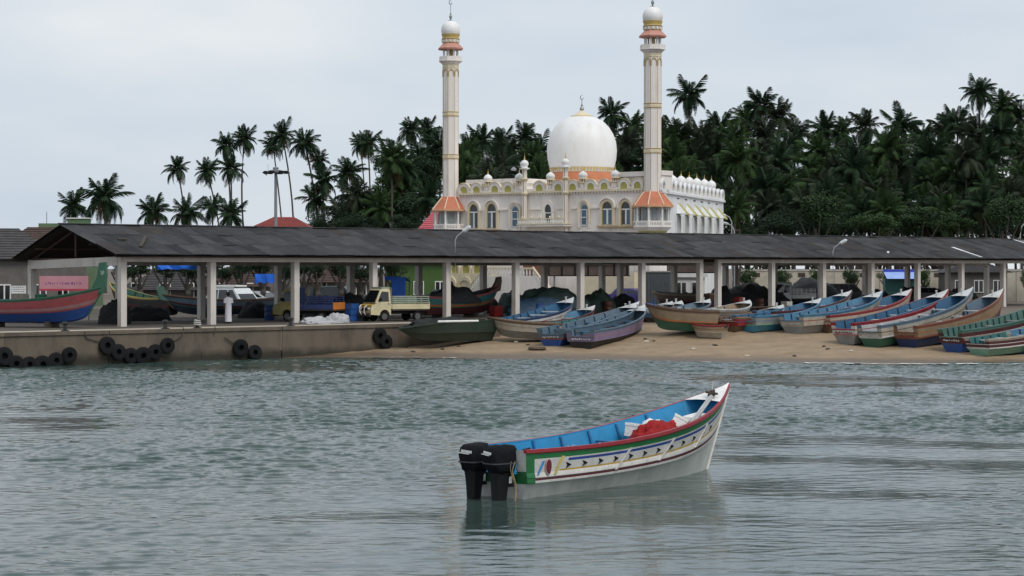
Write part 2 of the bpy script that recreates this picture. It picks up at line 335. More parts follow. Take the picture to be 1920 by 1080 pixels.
for r_ in range(ROWS):
    for c in range(NCOL):
        o = link('roof_sheet', rs.choice(shm), shed)
        y = EAV_Y + sl.y * r_ / ROWS; z = EAV_Z + sl.z * r_ / ROWS
        o.location = (X0R + c * cw, y - rs.uniform(-.05, .12), z + .03 + r_ * .006 + rs.uniform(0, .03)); o.rotation_euler = (ang + rs.uniform(-.012, .010), rs.uniform(-.01, .01), rs.uniform(-.012, .012))
nb = MB(); n = NCOL * 4      # rear slope, seen from nowhere near
va = [(X0R + (X1R - X0R) * i / n, RID_Y, RID_Z + .02 + .015 * (i % 2)) for i in range(n + 1)]; vb = [(p[0], BK_Y + .1, BK_Z + .02 + .015 * (i % 2)) for i, p in enumerate(va)]
nb.add(va + vb, [(i, i + 1, n + 2 + i, n + 1 + i) for i in range(n)]); nb.build('rear_slope', roof_d, shed)
for c in range(24):
    x = X0R + (X1R - X0R) * c / 24; w = (X1R - X0R) / 24
    MB(Matrix.Rotation(rs.uniform(-.004, .004), 4, 'Y')).box((0, 0, 0), (w + .05, .36, .05)).build('ridge_cap', roof_d, shed, (x + w / 2, RID_Y - .02, RID_Z + .085))
for t in TS:         # roof frame: rafters and purlins, dark against the light behind
    x = t * BAY
    b = MB(); b.tube([(x, 0, 3.66), (x, RID_Y, RID_Z - .2)], .07, 4); b.tube([(x, SHED_W, 3.5), (x, RID_Y, RID_Z - .2)], .07, 4); b.box((x, SHED_W / 2, 3.52), (.1, SHED_W - .4, .14)); b.box((x, RID_Y, 4.4), (.08, .08, 1.5))
    b.build('roof_truss', brownw, shed)
for y, z in ((EAV_Y + .35, EAV_Z + .02), (1.9, 4.42), (7.4, 4.2), (BK_Y - .3, BK_Z)):
    MB().b2((X0R + .2, y - .04, z - .14), (X1R - .2, y + .04, z - .075)).build('purlin', brownw, shed)
skl = mat('skylight_sheet', (.72, .72, .70), rough=.5, var=.08)
def on_roof(u, v): return (u, EAV_Y + sl.y * v, EAV_Z + sl.z * v + .085)
def roof_u(px, py):         # column and row of the photograph to roof plane
    best = None
    for i in range(0, 9500, 4):
        for v in ((py,) if py < 1.01 else ()):
            u = i / 100; q = shed_w(on_roof(u, v)); d = abs(CX + q.x * F / q.y - px)
            if best is None or d < best[0]: best = (d, u)
    return best[1]
def shed_w(p): return Vector((-20.43 + SU.x * p[0] - SU.y * p[1], Z0 + SU.y * p[0] + SU.x * p[1], QZ + p[2]))
for px, v0, v1, w in ((1838, .03, .52, .42), (1905, .52, .99, .42), (1950, .5, .99, 1.1)):
    u = roof_u(px, v0); a, b_ = on_roof(u, v0), on_roof(u, v1)
    MB().add([a, (a[0] + w, a[1], a[2]), (b_[0] + w, b_[1], b_[2]), b_], [(0, 1, 2, 3)]).build('skylight_sheet', skl, shed)
for px, v, rz, ln in ((268, .38, .9, 2.6), (1690, .75, .2, .9), (228, .45, -.3, .5), (1665, .2, .6, .45)):
    u = roof_u(px, v); a = on_roof(u, v)
    MB(Matrix.Rotation(ang, 4, 'X') @ Matrix.Rotation(rz, 4, 'Z')).box((0, 0, .05), (ln, .16, .07)).build('loose_batten', [dkwood, white][px == 1665], shed, a)
# ------------------------------------------------------------ mosque
MO = Vector((-5.25, 178, 1.6)); ME = Vector((16.04, -13)); ML = ME.length; MA = math.atan2(-13, 16.04)
mosque = thing('mosque', 'white mosque with two tall minarets and a big white dome', 'mosque', MO, MA)
def fs(px):
    q = (px - CX) / F; return (178 * q + 5.25) / (16.04 + 13 * q)
def fx(px): return fs(px) * ML
def fz(px, py): return ZC + (HY - py) / F * (178 - 13 * fs(px)) - 1.6
NC = Vector((21.47, .66)); FC = Vector((11.52, 24.8)); SD = (FC - NC); SLN = SD.length; SD /= SLN
SM = Matrix(((SD.x, -SD.y, 0, NC.x), (SD.y, SD.x, 0, NC.y), (0, 0, 1, 0), (0, 0, 0, 1)))   # side frame: x along wall, y into building
def sq(px): return ((px - CX) * 165 / F - 11.85) / (7.45 - (px - CX) * 25 / F) * SLN
def szz(px, py): return ZC + (HY - py) / F * (165 + 25 * sq(px) / SLN) - 1.6
CZ = 9.3
bw = MB(); plan = [(.2, 0), (NC.x, NC.y), (FC.x, FC.y), (.2, FC.y)]
for i in range(4):
    a, b_ = plan[i], plan[(i + 1) % 4]; bw.add([(a[0], a[1], -.3), (b_[0], b_[1], -.3), (b_[0], b_[1], CZ), (a[0], a[1], CZ)], [(0, 1, 2, 3)], 1 if i == 1 else 0)
bw.add([(p[0], p[1], CZ - .05) for p in plan], [(0, 1, 2, 3)]); bw.build('wall', [wallw, wallb], mosque)
def arch(w, z0, zs, za, n=6):      # pointed arch outline, open at the foot
    pts = [(-w / 2, z0)]
    for i in range(n + 1):
        a = i / n; pts.append((-w / 2 * math.cos(a * math.pi / 2) ** .85 if i < n else 0, zs + (za - zs) * (math.sin(a * math.pi / 2) ** 1.0 * .78 + .22 * a)))
    return pts + [(-x, z) for x, z in pts[-2::-1]]
def fwindow(px0, px1, py_apex, py_bot, kind):
    xc = (fx(px0) + fx(px1)) / 2; w = fx(px1) - fx(px0); za = fz((px0 + px1) / 2, py_apex); zb = fz((px0 + px1) / 2, py_bot); zs = za - (za - zb) * .36
    T = Matrix.Translation((xc, fy_of(xc), 0))
    if kind == 'pair':
        o = MB(T).ring(arch(w, zb - .12, zs, za), arch(w * .70, zb - .12, zs - .02, za - .2), -.17, 0).build('window', cream, mosque)
        MB(T).ring(arch(w * 1.12, zs, zs + .02, za + .16), arch(w * 1.0, zs, zs, za + .03), -.26, 0).build('hood', wallw, o)
        MB(T).ring(arch(w * .70, zb, zs - .02, za - .2), arch(w * .60, zb, zs - .03, za - .27), -.12, -.01).build('reveal', tan, o)
        MB(T).ext([(-w * .3, zs - .12), (-w * .3, zs)] + arch(w * .6, zs, zs + .02, za - .27)[1:-1] + [(w * .3, zs), (w * .3, zs - .12)], -.05, -.02).build('fanlight', glassd, o)
        for s in (-1, 1): MB(T).b2((s * w * .06, -.06, zb), (s * w * .29, -.03, zs - .14)).build('pane', [glassb, glassd][rnd.random() < .3], o)
        MB(T).b2((-w * .3, -.10, zs - .16), (w * .3, -.05, zs - .05)).b2((-w * .05, -.10, zb), (w * .05, -.04, zs - .16)).build('mullion', white, o)
        MB(T).b2((-w * .62, -.30, zb - .26), (w * .62, 0, zb - .12)).build('sill', tan, o)
    else:
        o = MB(T).ring(arch(w, zb - .2, zs, za), arch(w * .78, zb - .2, zs, za - .12), -.14, 0).build('window', wallw, mosque)
        MB(T).ring(arch(w * 1.1, zb + .2, zs + .02, za + .1), arch(w * 1.0, zb + .2, zs, za + .01), -.2, 0).build('hood', cream, o)
        MB(T).ext(arch(w * .54, zb, zs, za - .3), -.06, -.02).build('pane', glassb, o)
        b = MB(T)
        for zz in (zb, zb + (zs - zb) * .5, zs): b.b2((-w * .28, -.1, zz - .035), (w * .28, -.05, zz + .035))
        for s in (-1, 1): b.b2((s * w * .26 - .035, -.1, zb), (s * w * .26 + .035, -.05, zs))
        b.build('mullion', white, o)
    return o
def fy_of(x): return .66 * x / NC.x if x > 0 else 0
for a in ((877, 900.5, 378, 427), (909, 934, 376.8, 427), (1119, 1147, 372.5, 420), (1154, 1180, 372.5, 420)): fwindow(*a, 'pair')
for a in ((953, 974, 380.5, 425), (1080, 1100, 376.5, 422)): fwindow(*a, 'slim')
for px in (963, 1090):       # small pointed motif under the slim windows
    w = .95; T = Matrix.Translation((fx(px), fy_of(fx(px)), 0)); zt = 6.2
    MB(T).ring(arch(w, zt - .7, zt - .45, zt), arch(w * .7, zt - .7, zt - .5, zt - .2), -.16, 0).build('motif', wallw, mosque)
    MB(T).ext(arch(w * .5, zt - .7, zt - .5, zt - .24), -.05, 0).build('motif_panel', tan, mosque)
# hood band between openings
for a, b_ in ((934, 953), (974, 981), (989, 1013), (1036, 1056), (1064, 1080), (1100, 1119)):
    x0, x1 = fx(a) + .15, fx(b_) - .15
    MB().b2((x0, fy_of(x0) - .12, 7.86), (x1, fy_of(x0) + .05, 7.98)).build('band', wallw, mosque)
# cornice with dentils
c0, c1 = fx(862), 21.2
cb = MB(); cb.add([(c0, -.22, CZ - .06), (c1, fy_of(c1) - .22, CZ - .06), (c1, fy_of(c1) - .22, CZ + .10), (c0, -.22, CZ + .10), (c0, .1, CZ - .06), (c1, fy_of(c1) + .1, CZ - .06), (c1, fy_of(c1) + .1, CZ + .10), (c0, .1, CZ + .10)], [(0, 1, 2, 3), (3, 2, 6, 7), (0, 4, 5, 1)]); cb.build('cornice', cream, mosque)
db = MB(); x = c0
while x < c1: db.b2((x, fy_of(x) - .17, CZ - .20), (x + .14, fy_of(x) + .02, CZ - .062)); x += .30
db.build('dentils', wallw, mosque)
# parapet of pointed merlons with olive panels
mer = [870, 893, 926.6, 950.7, 1008, 1042.5, 1069, 1102, 1127, 1163, 1188]
pb = MB(); pb.add([(c0, -.02, CZ + .1), (c1, fy_of(c1) - .02, CZ + .1), (c1, fy_of(c1) - .02, CZ + .30), (c0, -.02, CZ + .30), (c0, .2, CZ + .1), (c1, fy_of(c1) + .2, CZ + .1), (c1, fy_of(c1) + .2, CZ + .30), (c0, .2, CZ + .30)], [(0, 1, 2, 3), (3, 2, 6, 7), (4, 7, 6, 5)]); pb.build('parapet', wallw, mosque)
for px in mer:
    x = fx(px); w = fx(px + 7) - fx(px - 7); T = Matrix.Translation((x, fy_of(x), CZ))
    o = MB(T).ring(arch(w * 1.55, .14, .42, .93), arch(w * .92, .12, .3, .66), -.10, .16).build('merlon', wallw, mosque)
    MB(T).ring(arch(w * 1.62, .40, .45, 1.0), arch(w * 1.5, .40, .43, .92), -.14, .05).build('merlon_edge', cream, o)
    MB(T).ext(arch(w * .92, .12, .3, .66), -.06, .05).build('panel', olive, o)
def kiosk(name, x, y, z, s=1.0, par=None, tall=.5, M=None):
    T = (M or Matrix.Identity(4)) @ Matrix.Translation((x, y, z)) @ Matrix.Scale(s, 4)
    o = MB(T).lathe([(.26, 0), (.26, tall)], 8).build(name, wallw, mosque)
    MB(T).lathe([(.26, tall), (.40, tall + .05), (.40, tall + .1), (.28, tall + .12)], 8).build('ledge', cream, o)
    b = MB(T)
    for j in range(8): a = j * math.pi / 4; b.lathe([(.045, tall + .12), (.045, tall + .36)], 5, (.26 * math.cos(a), .26 * math.sin(a), 0))
    b.lathe([(.17, tall + .12), (.17, tall + .36)], 8, mi=1); b.build('columns', [wallw, tan], o)
    MB(T).lathe([(.3, tall + .36), (.46, tall + .40), (.44, tall + .46), (.3, tall + .48)], 12).build('eave', cream, o)
    MB(T).lathe([(.30, tall + .48), (.38, tall + .60), (.40, tall + .72), (.35, tall + .86), (.22, tall + .98), (.09, tall + 1.06), (.03, tall + 1.1)], 14).build('dome', domew, o, )
    MB(T).lathe([(.03, tall + 1.08), (.07, tall + 1.16), (.03, tall + 1.22), (.05, tall + 1.28), (.012, tall + 1.34), (.008, tall + 1.55)], 6).build('finial', gold, o)
    return o
for px in (911.6, 969, 1026, 1085.5, 1145): kiosk('roof_kiosk', fx(px), fy_of(fx(px)) + .12, CZ + .3, .95, tall=.35)
# slender turrets either side of the balcony
for px, lo in ((984.5, 7.0), (1059.5, 5.2)):
    x = fx(px); y = fy_of(x) - .32; T = Matrix.Translation((x, y, 0))
    b = MB(T)
    for a in range(4): b.lathe([(.085, lo), (.085, 11.2)], 8, (.12 * math.cos(a * math.pi / 2 + .78), .12 * math.sin(a * math.pi / 2 + .78), 0))
    o = b.build('turret', wallw, mosque, smooth=50)
    MB(T).lathe([(.17, lo), (.17, 11.2)], 4, ph=0).build('turret_core', tan, o)
    for zz in (lo, CZ - .1, 10.4): MB(T).lathe([(.22, zz - .16), (.33, zz), (.33, zz + .07), (.2, zz + .1)], 12).build('collar', cream, o)
    MB(T).lathe([(.24, 11.2), (.44, 11.28), (.44, 11.34), (.26, 11.36), (.26, 11.52), (.34, 11.64), (.33, 11.8), (.2, 11.95), (.06, 12.02)], 12).build('turret_dome', domew, o, smooth=40)
    MB(T).lathe([(.04, 12.0), (.08, 12.1), (.03, 12.2), (.05, 12.26), (.01, 12.35), (.008, 12.6)], 6).build('finial', gold, o)
# central balcony
bx0, bx1 = fx(980.6), fx(1066.6); by = fy_of(bx0) - 1.0
bal = MB().b2((bx0, by, 6.45), (bx1, .4, 6.62)).build('balcony', wallw, mosque)
MB().b2((bx0 - .06, by - .06, 6.623), (bx1 + .06, .3, 6.69)).build('balcony_edge', cream, bal)
x = bx0 + .12
while x < bx1 - .1:
    MB().lathe([(.05, 6.69), (.075, 6.8), (.04, 6.95), (.06, 7.06)], 6, (x, by + .08, 0)).build('baluster', white, bal); x += .205
MB().b2((bx0, by + .02, 7.06), (bx1, by + .15, 7.13)).build('balcony_rail', cream, bal)
for k in range(5):
    xx = bx0 + (bx1 - bx0) * (k + .5) / 5; MB().lathe([(.07, 7.13), (.1, 7.2), (.03, 7.32)], 6, (xx, by + .08, 0)).build('rail_knob', cream, bal)
xm = fx(1024.5); T = Matrix.Translation((xm, fy_of(xm), 0))
o = MB(T).ring(arch(1.15, 6.7, 7.75, 8.65), arch(.72, 6.7, 7.7, 8.3), -.16, 0).build('balcony_door', wallw, mosque)
MB(T).ext(arch(.72, 6.7, 7.7, 8.3), -.05, -.01).build('door_leaf', glassd, o)
MB(T).b2((-.3, -.09, 7.55), (.3, -.05, 7.62)).b2((-.36, -.09, 6.7), (-.29, -.05, 7.7)).b2((.29, -.09, 6.7), (.36, -.05, 7.7)).build('door_frame', white, o)
for s in (-1, 1): MB(T).lathe([(.09, 6.7), (.09, 7.6), (.13, 7.68)], 8, (s * .62, -.25, 0)).build('door_column', white, o)
# loudspeaker horn on the balcony
MB(T @ Matrix.Rotation(-.5, 4, 'Y')).lathe([(.05, 0), (.07, .2), (.2, .42)], 10, (-2.5, -.5, 5.9)).build('loudspeaker', steel, mosque)
# ---- minarets
def minaret(x, y, k, nm):
    T = Matrix.Translation((x, y, 0)); n8 = 8; ph = math.pi / 8
    def z(v): return v * k
    m_ = MB(T).lathe([(.70, 6.0), (.70, z(20.4))], n8, ph=ph).build('minaret', wallw, mosque)
    m_['label'] = nm
    b = MB(T)
    for j in range(8):
        a = ph + j * math.pi / 4; b.tube([(.69 * math.cos(a), .69 * math.sin(a), z(9.0)), (.69 * math.cos(a), .69 * math.sin(a), z(20.4))], .026, 5)
    b.build('shaft_ribs', tan, m_)
    b = MB(T)
    for j in range(8):
        a = j * math.pi / 4
        for s in (-.12, .12): b.tube([(.652 * math.cos(a) - s * math.sin(a), .652 * math.sin(a) + s * math.cos(a), z(q)) for q in (9.05, 20.0)], .016, 4)
    b.build('shaft_lines', white, m_)
    for zz in (12.55, 16.2):
        MB(T).lathe([(.72, z(zz) - .2), (.77, z(zz) - .17), (.72, z(zz) - .12)], n8, ph=ph).lathe([(.72, z(zz) + .12), (.77, z(zz) + .17), (.72, z(zz) + .2)], n8, ph=ph).build('ring_band', tan, m_)
        MB(T).lathe([(.725, z(zz) - .12), (.735, z(zz)), (.725, z(zz) + .12)], n8, ph=ph).build('ring_field', cream, m_)
    for j in range(8):      # pointed panel heads at the top of the shaft
        a = j * math.pi / 4
        Q = T @ Matrix.Rotation(a + math.pi / 2, 4, 'Z') @ Matrix.Translation((0, -.66, 0))
        MB(Q).ring(arch(.50, z(19.4), z(19.6), z(20.05)), arch(.40, z(19.4), z(19.6), z(19.95)), -.04, .02).build('shaft_arch', tan, m_)
    MB(T).lathe([(.70, z(20.08)), (.74, z(20.12)), (.74, z(20.38)), (.70, z(20.4))], n8, ph=ph).build('neck_band', cream, m_)
    bl = MB(T).lathe([(.70, z(20.4)), (.98, z(20.68)), (1.02, z(20.72)), (1.02, z(21.1)), (.93, z(21.1)), (.93, z(20.8)), (.3, z(20.8))], n8, ph=ph).build('minaret_balcony', wallw, m_)
    MB(T).lathe([(.99, z(20.66)), (1.05, z(20.70)), (1.05, z(20.75)), (1.0, z(20.76))], n8, ph=ph).build('balcony_lip', white, m_)
    for j in range(8): a = ph + j * math.pi / 4; MB(T).lathe([(.085, z(20.8)), (.085, z(21.75))], 6, (.62 * math.cos(a), .62 * math.sin(a), 0)).build('column', white, m_)
    MB(T).lathe([(.16, z(20.8)), (.16, z(21.75))], 8).build('core', tan, m_)
    MB(T).lathe([(.5, z(21.66)), (1.10, z(21.70)), (1.13, z(21.82)), (1.04, z(21.9)), (.70, z(22.26))], n8, ph=ph).build('skirt_roof', terra_l, m_)
    MB(T).lathe([(.70, z(22.26)), (.72, z(22.3)), (.74, z(22.55)), (.80, z(22.62)), (.72, z(22.7)), (.72, z(22.8)), (.79, z(22.95)), (.79, z(23.04)), (.6, z(23.06))], 16, mis=[1, 0, 1, 1, 2, 2, 1, 1]).build('drum', [cream, tan, gold], m_, smooth=30)
    b = MB(T)
    for j in range(14): a = j * 2 * math.pi / 14; b.box((.75 * math.cos(a), .75 * math.sin(a), z(22.44)), (.07, .14, .18), rz=a)
    b.build('drum_beads', white, m_)
    MB(T).lathe([(.74, z(23.03)), (.80, z(23.2)), (.815, z(23.4)), (.78, z(23.65)), (.66, z(23.9)), (.45, z(24.08)), (.22, z(24.18)), (.05, z(24.2))], 24).build('dome', domew, m_, smooth=60)
    MB(T).lathe([(.26, z(24.15)), (.24, z(24.2)), (.07, z(24.28)), (.07, z(24.36)), (.14, z(24.5)), (.10, z(24.66)), (.04, z(24.72)), (.08, z(24.8)), (.03, z(24.88)), (.025, z(25.6))], 8).build('finial', steel, m_, smooth=40)
    cres(T @ Matrix.Translation((0, 0, z(25.78))), .17, m_)
    # bay at the foot: skirt roof, gallery, parapet, corbel
    g = MB(T).lathe([(.72, 9.12), (.80, 9.1), (1.68, 8.02)], n8, ph=ph).build('gallery_roof', terra, m_)
    b = MB(T)
    for j in range(8): a = ph + j * math.pi / 4; b.tube([(.80 * math.cos(a), .80 * math.sin(a), 9.11), (1.68 * math.cos(a), 1.68 * math.sin(a), 8.04)], .045, 5)
    b.build('roof_hips', cream, m_)
    MB(T).lathe([(1.1, 7.86), (1.70, 7.86), (1.72, 8.0), (1.66, 8.03)], n8, ph=ph).build('fascia', mat('peach_fascia', (.62, .36, .2), rough=.6), m_)
    MB(T).lathe([(1.05, 6.3), (1.05, 7.88)], n8, ph=ph).build('gallery_core', mat('gallery_grey', (.55, .54, .53), rough=.8, var=.06), m_)
    for j in range(8):
        a = ph + j * math.pi / 4; MB(T).lathe([(.10, 6.6), (.085, 6.7), (.085, 7.78), (.12, 7.86)], 8, (1.42 * math.cos(a), 1.42 * math.sin(a), 0)).build('gallery_column', white, m_)
        a = j * math.pi / 4; MB(T).box((1.052 * math.cos(a), 1.052 * math.sin(a) , 7.1), (.06, .42, 1.3), rz=a).build('gallery_panel', glassg, m_)
    q = MB(T).lathe([(.8, 5.6), (1.0, 5.65), (1.2, 5.98), (1.22, 6.0), (1.55, 6.28), (1.58, 6.28), (1.58, 6.78), (1.48, 6.78), (1.48, 6.4), (1.0, 6.4)], n8, ph=ph, mis=[1, 1, 0, 0, 0, 0, 0, 0, 0]).build('gallery_parapet', [wallw, olive], m_)
    b = MB(T)
    for j in range(8):
        a = j * math.pi / 4
        for s in range(-3, 4): b.box((1.462 * math.cos(a) - s * .13 * math.sin(a), 1.462 * math.sin(a) + s * .13 * math.cos(a), 6.55), (.01, .05, .22), rz=a)
    b.build('parapet_slots', glassg, m_)
    MB(T).lathe([(1.15, -.3), (1.15, 5.62)], n8, ph=ph).build('tower_foot', wallw, m_)
def cres(T, r, par):
    pts = []
    for i in range(15): a = R(-60 + 300 * i / 14) + math.pi / 2 + R(-90); pts.append((r * math.cos(a + R(120)), 0, r * math.sin(a + R(120))))
    MB(T).tube(pts, [.012 + .03 * math.sin(math.pi * i / 14) for i in range(15)], 5).build('crescent', steel, par)
minaret(0, 0, 1.0, 'left minaret, the one farther from the water')
minaret(ML, fy_of(ML), .985, 'right minaret at the corner of the two facades')
# ---- dome
dp = P(1091, 283, 181) - MO; ca, sa = math.cos(-MA), math.sin(-MA); dx, dy = dp.x * ca - dp.y * sa, dp.x * sa + dp.y * ca
T = Matrix.Translation((dx, dy, 0)); k = 181 / F; zc = dp.z
dome = MB(T).lathe([(2.62, zc - 2.0), (2.84, zc - 1.4), (2.99, zc - .7), (3.05, zc), (2.98, zc + .75), (2.76, zc + 1.4), (2.40, zc + 2.0), (1.9, zc + 2.52), (1.3, zc + 2.87), (.8, zc + 3.02), (.3, zc + 3.07)], 56).build('main_dome', domew, mosque, smooth=60)
MB(T).lathe([(1.0, zc + 2.93), (.98, zc + 3.03), (.55, zc + 3.2), (.25, zc + 3.42), (.18, zc + 3.5)], 24, mis=[1, 0, 0, 0]).build('dome_cap', [cream, gold], dome)
MB(T).lathe([(.16, zc + 3.45), (.12, zc + 3.5), (.2, zc + 3.66), (.12, zc + 3.82), (.06, zc + 3.9), (.1, zc + 4.0), (.04, zc + 4.1), (.03, zc + 4.5)], 10).build('finial', steel, dome, smooth=40)
cres(T @ Matrix.Translation((0, 0, zc + 4.66)), .17, dome)
MB(T).lathe([(2.80, zc - 2.6), (2.75, zc - 2.1), (2.70, zc - 1.9), (2.6, zc - 1.85)], 48).build('dome_drum', mat('orange_drum', (.55, .20, .09), rough=.6, var=.1), dome)
b = MB(T)
for j in range(60): a = j * 2 * math.pi / 60; b.add([(2.84 * math.cos(a - .045), 2.84 * math.sin(a - .045), zc - 1.5), (2.84 * math.cos(a + .045), 2.84 * math.sin(a + .045), zc - 1.5), (2.78 * math.cos(a), 2.78 * math.sin(a), zc - 1.95)], [(0, 1, 2)])
b.build('drum_petals', gold, dome)
MB(T).lathe([(2.7, zc - 2.85), (3.15, zc - 2.8), (3.15, zc - 2.62), (2.7, zc - 2.58)], 16, ph=math.pi / 16).build('drum_ledge', mat('pink_ledge', (.55, .30, .22), rough=.6), dome)
pk = mat('pink_wall', (.68, .55, .50), rough=.7, var=.06)
MB(T).lathe([(2.95, CZ - .1), (2.95, zc - 2.84)], 16, ph=math.pi / 16).build('drum_wall', pk, dome)
for j in range(16):
    a = j * math.pi / 8; MB(T).box((2.90 * math.cos(a), 2.90 * math.sin(a), zc - 3.3), (.06, .55, .55), rz=a).build('drum_window', glassd, dome)
# roof rooms
for px0, px1, y0, y1, zt in ((862, 958, 1.4, 5, 10.2), (1153, 1200, 1.2, 4, 10.4), (1222, 1238, 1.2, 2.8, 10.45)):
    x0, x1 = fx(px0), min(fx(px1), 20.9)
    o = MB().b2((x0, y0, CZ - .04), (x1, y1, zt)).build('roof_room', wallw, mosque)
    MB().b2((x0 - .25, y0 - .3, zt), (x1 + .2, y1, zt + .38)).build('roof_slab', wallw, o)
MB().b2((fx(862) - .2, 1.36, 10.0), (fx(862) + .9, 1.42, 10.5)).build('roof_window', glassd, mosque)
MB().lathe([(.18, 0), (.25, .1), (.05, .3)], 8, (fx(935), 2, 11.3)).build('roof_horn', steel, mosque)
# ---- right-hand side wall
def sb(a, b_, name, m, par=None): return MB(SM).b2(a, b_).build(name, m, par or mosque)
sb((.1, -.16, 9.02), (SLN + .1, .02, 9.2), 'side_cornice', wallb); sb((0, -.08, 9.203), (SLN, .18, 9.32), 'side_coping', wallb)
nmer = 15
for i in range(nmer):
    xx = .7 + (SLN - 1.2) * i / (nmer - 1); Q = SM @ Matrix.Translation((xx, 0, 9.32)); w = 1.25
    o = MB(Q).ring(arch(w, 0, .35, .86), arch(w * .62, 0, .25, .62), -.08, .12).build('side_merlon', wallb, mosque)
    MB(Q).ext(arch(w * .62, 0, .25, .62), .04, .08).build('panel', tan, o)
for i, (px, py) in enumerate(((1272, 338), (1288, 339), (1303, 341), (1317, 343), (1331, 345), (1344, 347))):
    xx = sq(px) ; T2 = SM @ Matrix.Translation((xx, .5, 0)); zc2 = szz(px, py); r = .40
    o = MB(T2).lathe([(.30, 9.3), (.30, zc2 - .75), (.46, zc2 - .66), (.46, zc2 - .6), (.28, zc2 - .57), (.28, zc2 - .42), (.4, zc2 - .36)], 10).build('side_kiosk', wallb, mosque)
    MB(T2).lathe([(.30, zc2 - .36), (.40, zc2 - .18), (.42, zc2), (.36, zc2 + .2), (.2, zc2 + .34), (.05, zc2 + .44)], 14).build('dome', domew, o, smooth=60)
    MB(T2).lathe([(.03, zc2 + .42), (.07, zc2 + .5), (.02, zc2 + .58), (.008, zc2 + .85)], 6).build('finial', gold, o)
for i, (pa, pw) in enumerate(((1272, 1269.5), (1288, 1284), (1303, 1300), (1317, 1313.6), (1330.6, 1327), (1345, 1341.5))):
    xx = sq(pa); Q = SM @ Matrix.Translation((xx, 0, 0)); w = .88
    vs_ = [(-w, 0, 8.35), (w, 0, 8.35), (w * .9, -.75, 7.55), (-w * .9, -.75, 7.55)]
    o = MB(Q).add([(-w * .55, -.02, 8.4), (w * .55, -.02, 8.4), (w * .8, -.8, 7.5), (-w * .8, -.8, 7.5), (-w * .8, -.8, 7.4), (w * .8, -.8, 7.4)], [(0, 1, 2, 3), (3, 2, 5, 4)]).build('awning', olive, mosque)
    MB(Q).add([(w * .55, -.02, 8.4), (w * .8, -.8, 7.5), (w * 1.0, -.02, 7.5), (-w * .55, -.02, 8.4), (-w * .8, -.8, 7.5), (-w * 1.0, -.02, 7.5)], [(0, 1, 2), (3, 5, 4)]).build('awning_cheek', wallb, o)
    xw = sq(pw) + .4; Q = SM @ Matrix.Translation((xw, 0, 0)); ww = .85
    o = MB(Q).b2((-ww, -.02, 5.75), (ww, .03, 7.35)).build('side_window', glassg, mosque)
    b = MB(Q)
    for j in range(4): b.b2((-ww + .52 * j, -.09, 5.75), (-ww + .52 * j + .13, -.025, 7.35))
    b.build('window_bars', white, o)
    for j in range(3): MB(Q).b2((-ww + .52 * j + .16, -.045, 5.8), (-ww + .52 * j + .48, -.021, 7.3)).build('pane', glassd, o)
    MB(Q).b2((-.45, -.03, 8.72), (.45, .02, 8.8)).build('vent_slot', glassd, mosque)
sb((-.1, -.25, 5.15), (SLN, .02, 5.35), 'side_ledge', wallb)
MB(SM).tube([(.9, -.12, 9.2), (.9, -.12, 0)], .07, 6).build('downpipe', white, mosque)
sb((.2, -.03, 6.5), (.75, .02, 7.2), 'small_window', glassg)
# ---- lower storey seen between the shed posts: arched openings, stair, garden wall with merlons
for px in (860, 888, 1115, 1149, 925):
    xx = fx(px); Q = Matrix.Translation((xx, fy_of(xx) - 1.2, 0))
    o = MB(Q).ring(arch(1.5, -.2, 1.7, 2.35), arch(1.1, -.2, 1.6, 2.0), -.12, .1).build('arcade_arch', cream, mosque)
    MB(Q).ext(arch(1.1, -.2, 1.6, 2.0), 0, .06).build('arcade_opening', glassd, o)
MB().b2((-.5, -1.15, -.2), (fx(935), -.02, 2.6)).build('arcade', cream, mosque); MB().b2((fx(1098), -.95, -.2), (20, .3, 2.7)).build('arcade', cream, mosque)
for px in (847, 868, 889, 910):
    xx = fx(px); Q = Matrix.Translation((xx, -1.0, 2.6))
    o = MB(Q).ring(arch(1.05, 0, .5, .95), arch(.75, 0, .4, .7), -.1, .1).build('arcade_merlon', cream, mosque)
    MB(Q).ext(arch(.75, 0, .4, .7), .0, .05).build('panel', olive, o); MB(Q).ball((0, 0, 1.05), .1, 8).build('ball', white, o)
for s_, x0, x1 in ((1, fx(905), fx(945)), (-1, fx(1075), fx(1035))):
    st = MB(); n = 12
    for i in range(n):
        xa = x0 + (x1 - x0) * i / n; xb = x0 + (x1 - x0) * (i + 1) / n; st.b2((xa, -2.6, -.2), (xb, -1.3, .2 * (i + 1)))
    o = st.build('stair', wallw, mosque)
    for i in range(n): xa = x0 + (x1 - x0) * (i + .5) / n; MB().lathe([(.05, 0), (.08, .2), (.05, .6)], 6, (xa, -2.55, .2 * (i + 1))).build('baluster', white, o)
    MB().tube([(x0, -2.55, .75), (x1, -2.55, .2 * n + .7)], .09, 6).build('stair_rail', cream, o)
o = MB().b2((fx(945), -2.6, -.2), (fx(1035), -.4, 2.38)).build('landing', wallw, mosque)
xx = fx(945)
while xx < fx(1035): MB().lathe([(.05, 2.38), (.08, 2.6), (.05, 2.95)], 6, (xx, -2.55, 0)).build('baluster', white, o); xx += .32
MB().b2((fx(945), -2.64, 2.95), (fx(1035), -2.46, 3.08)).build('landing_rail', cream, o)
MB().b2((fx(985), -.3, 2.4), (fx(1015), .02, 4.6)).build('main_door', mat('door_wood', (.16, .07, .04), rough=.6), mosque)
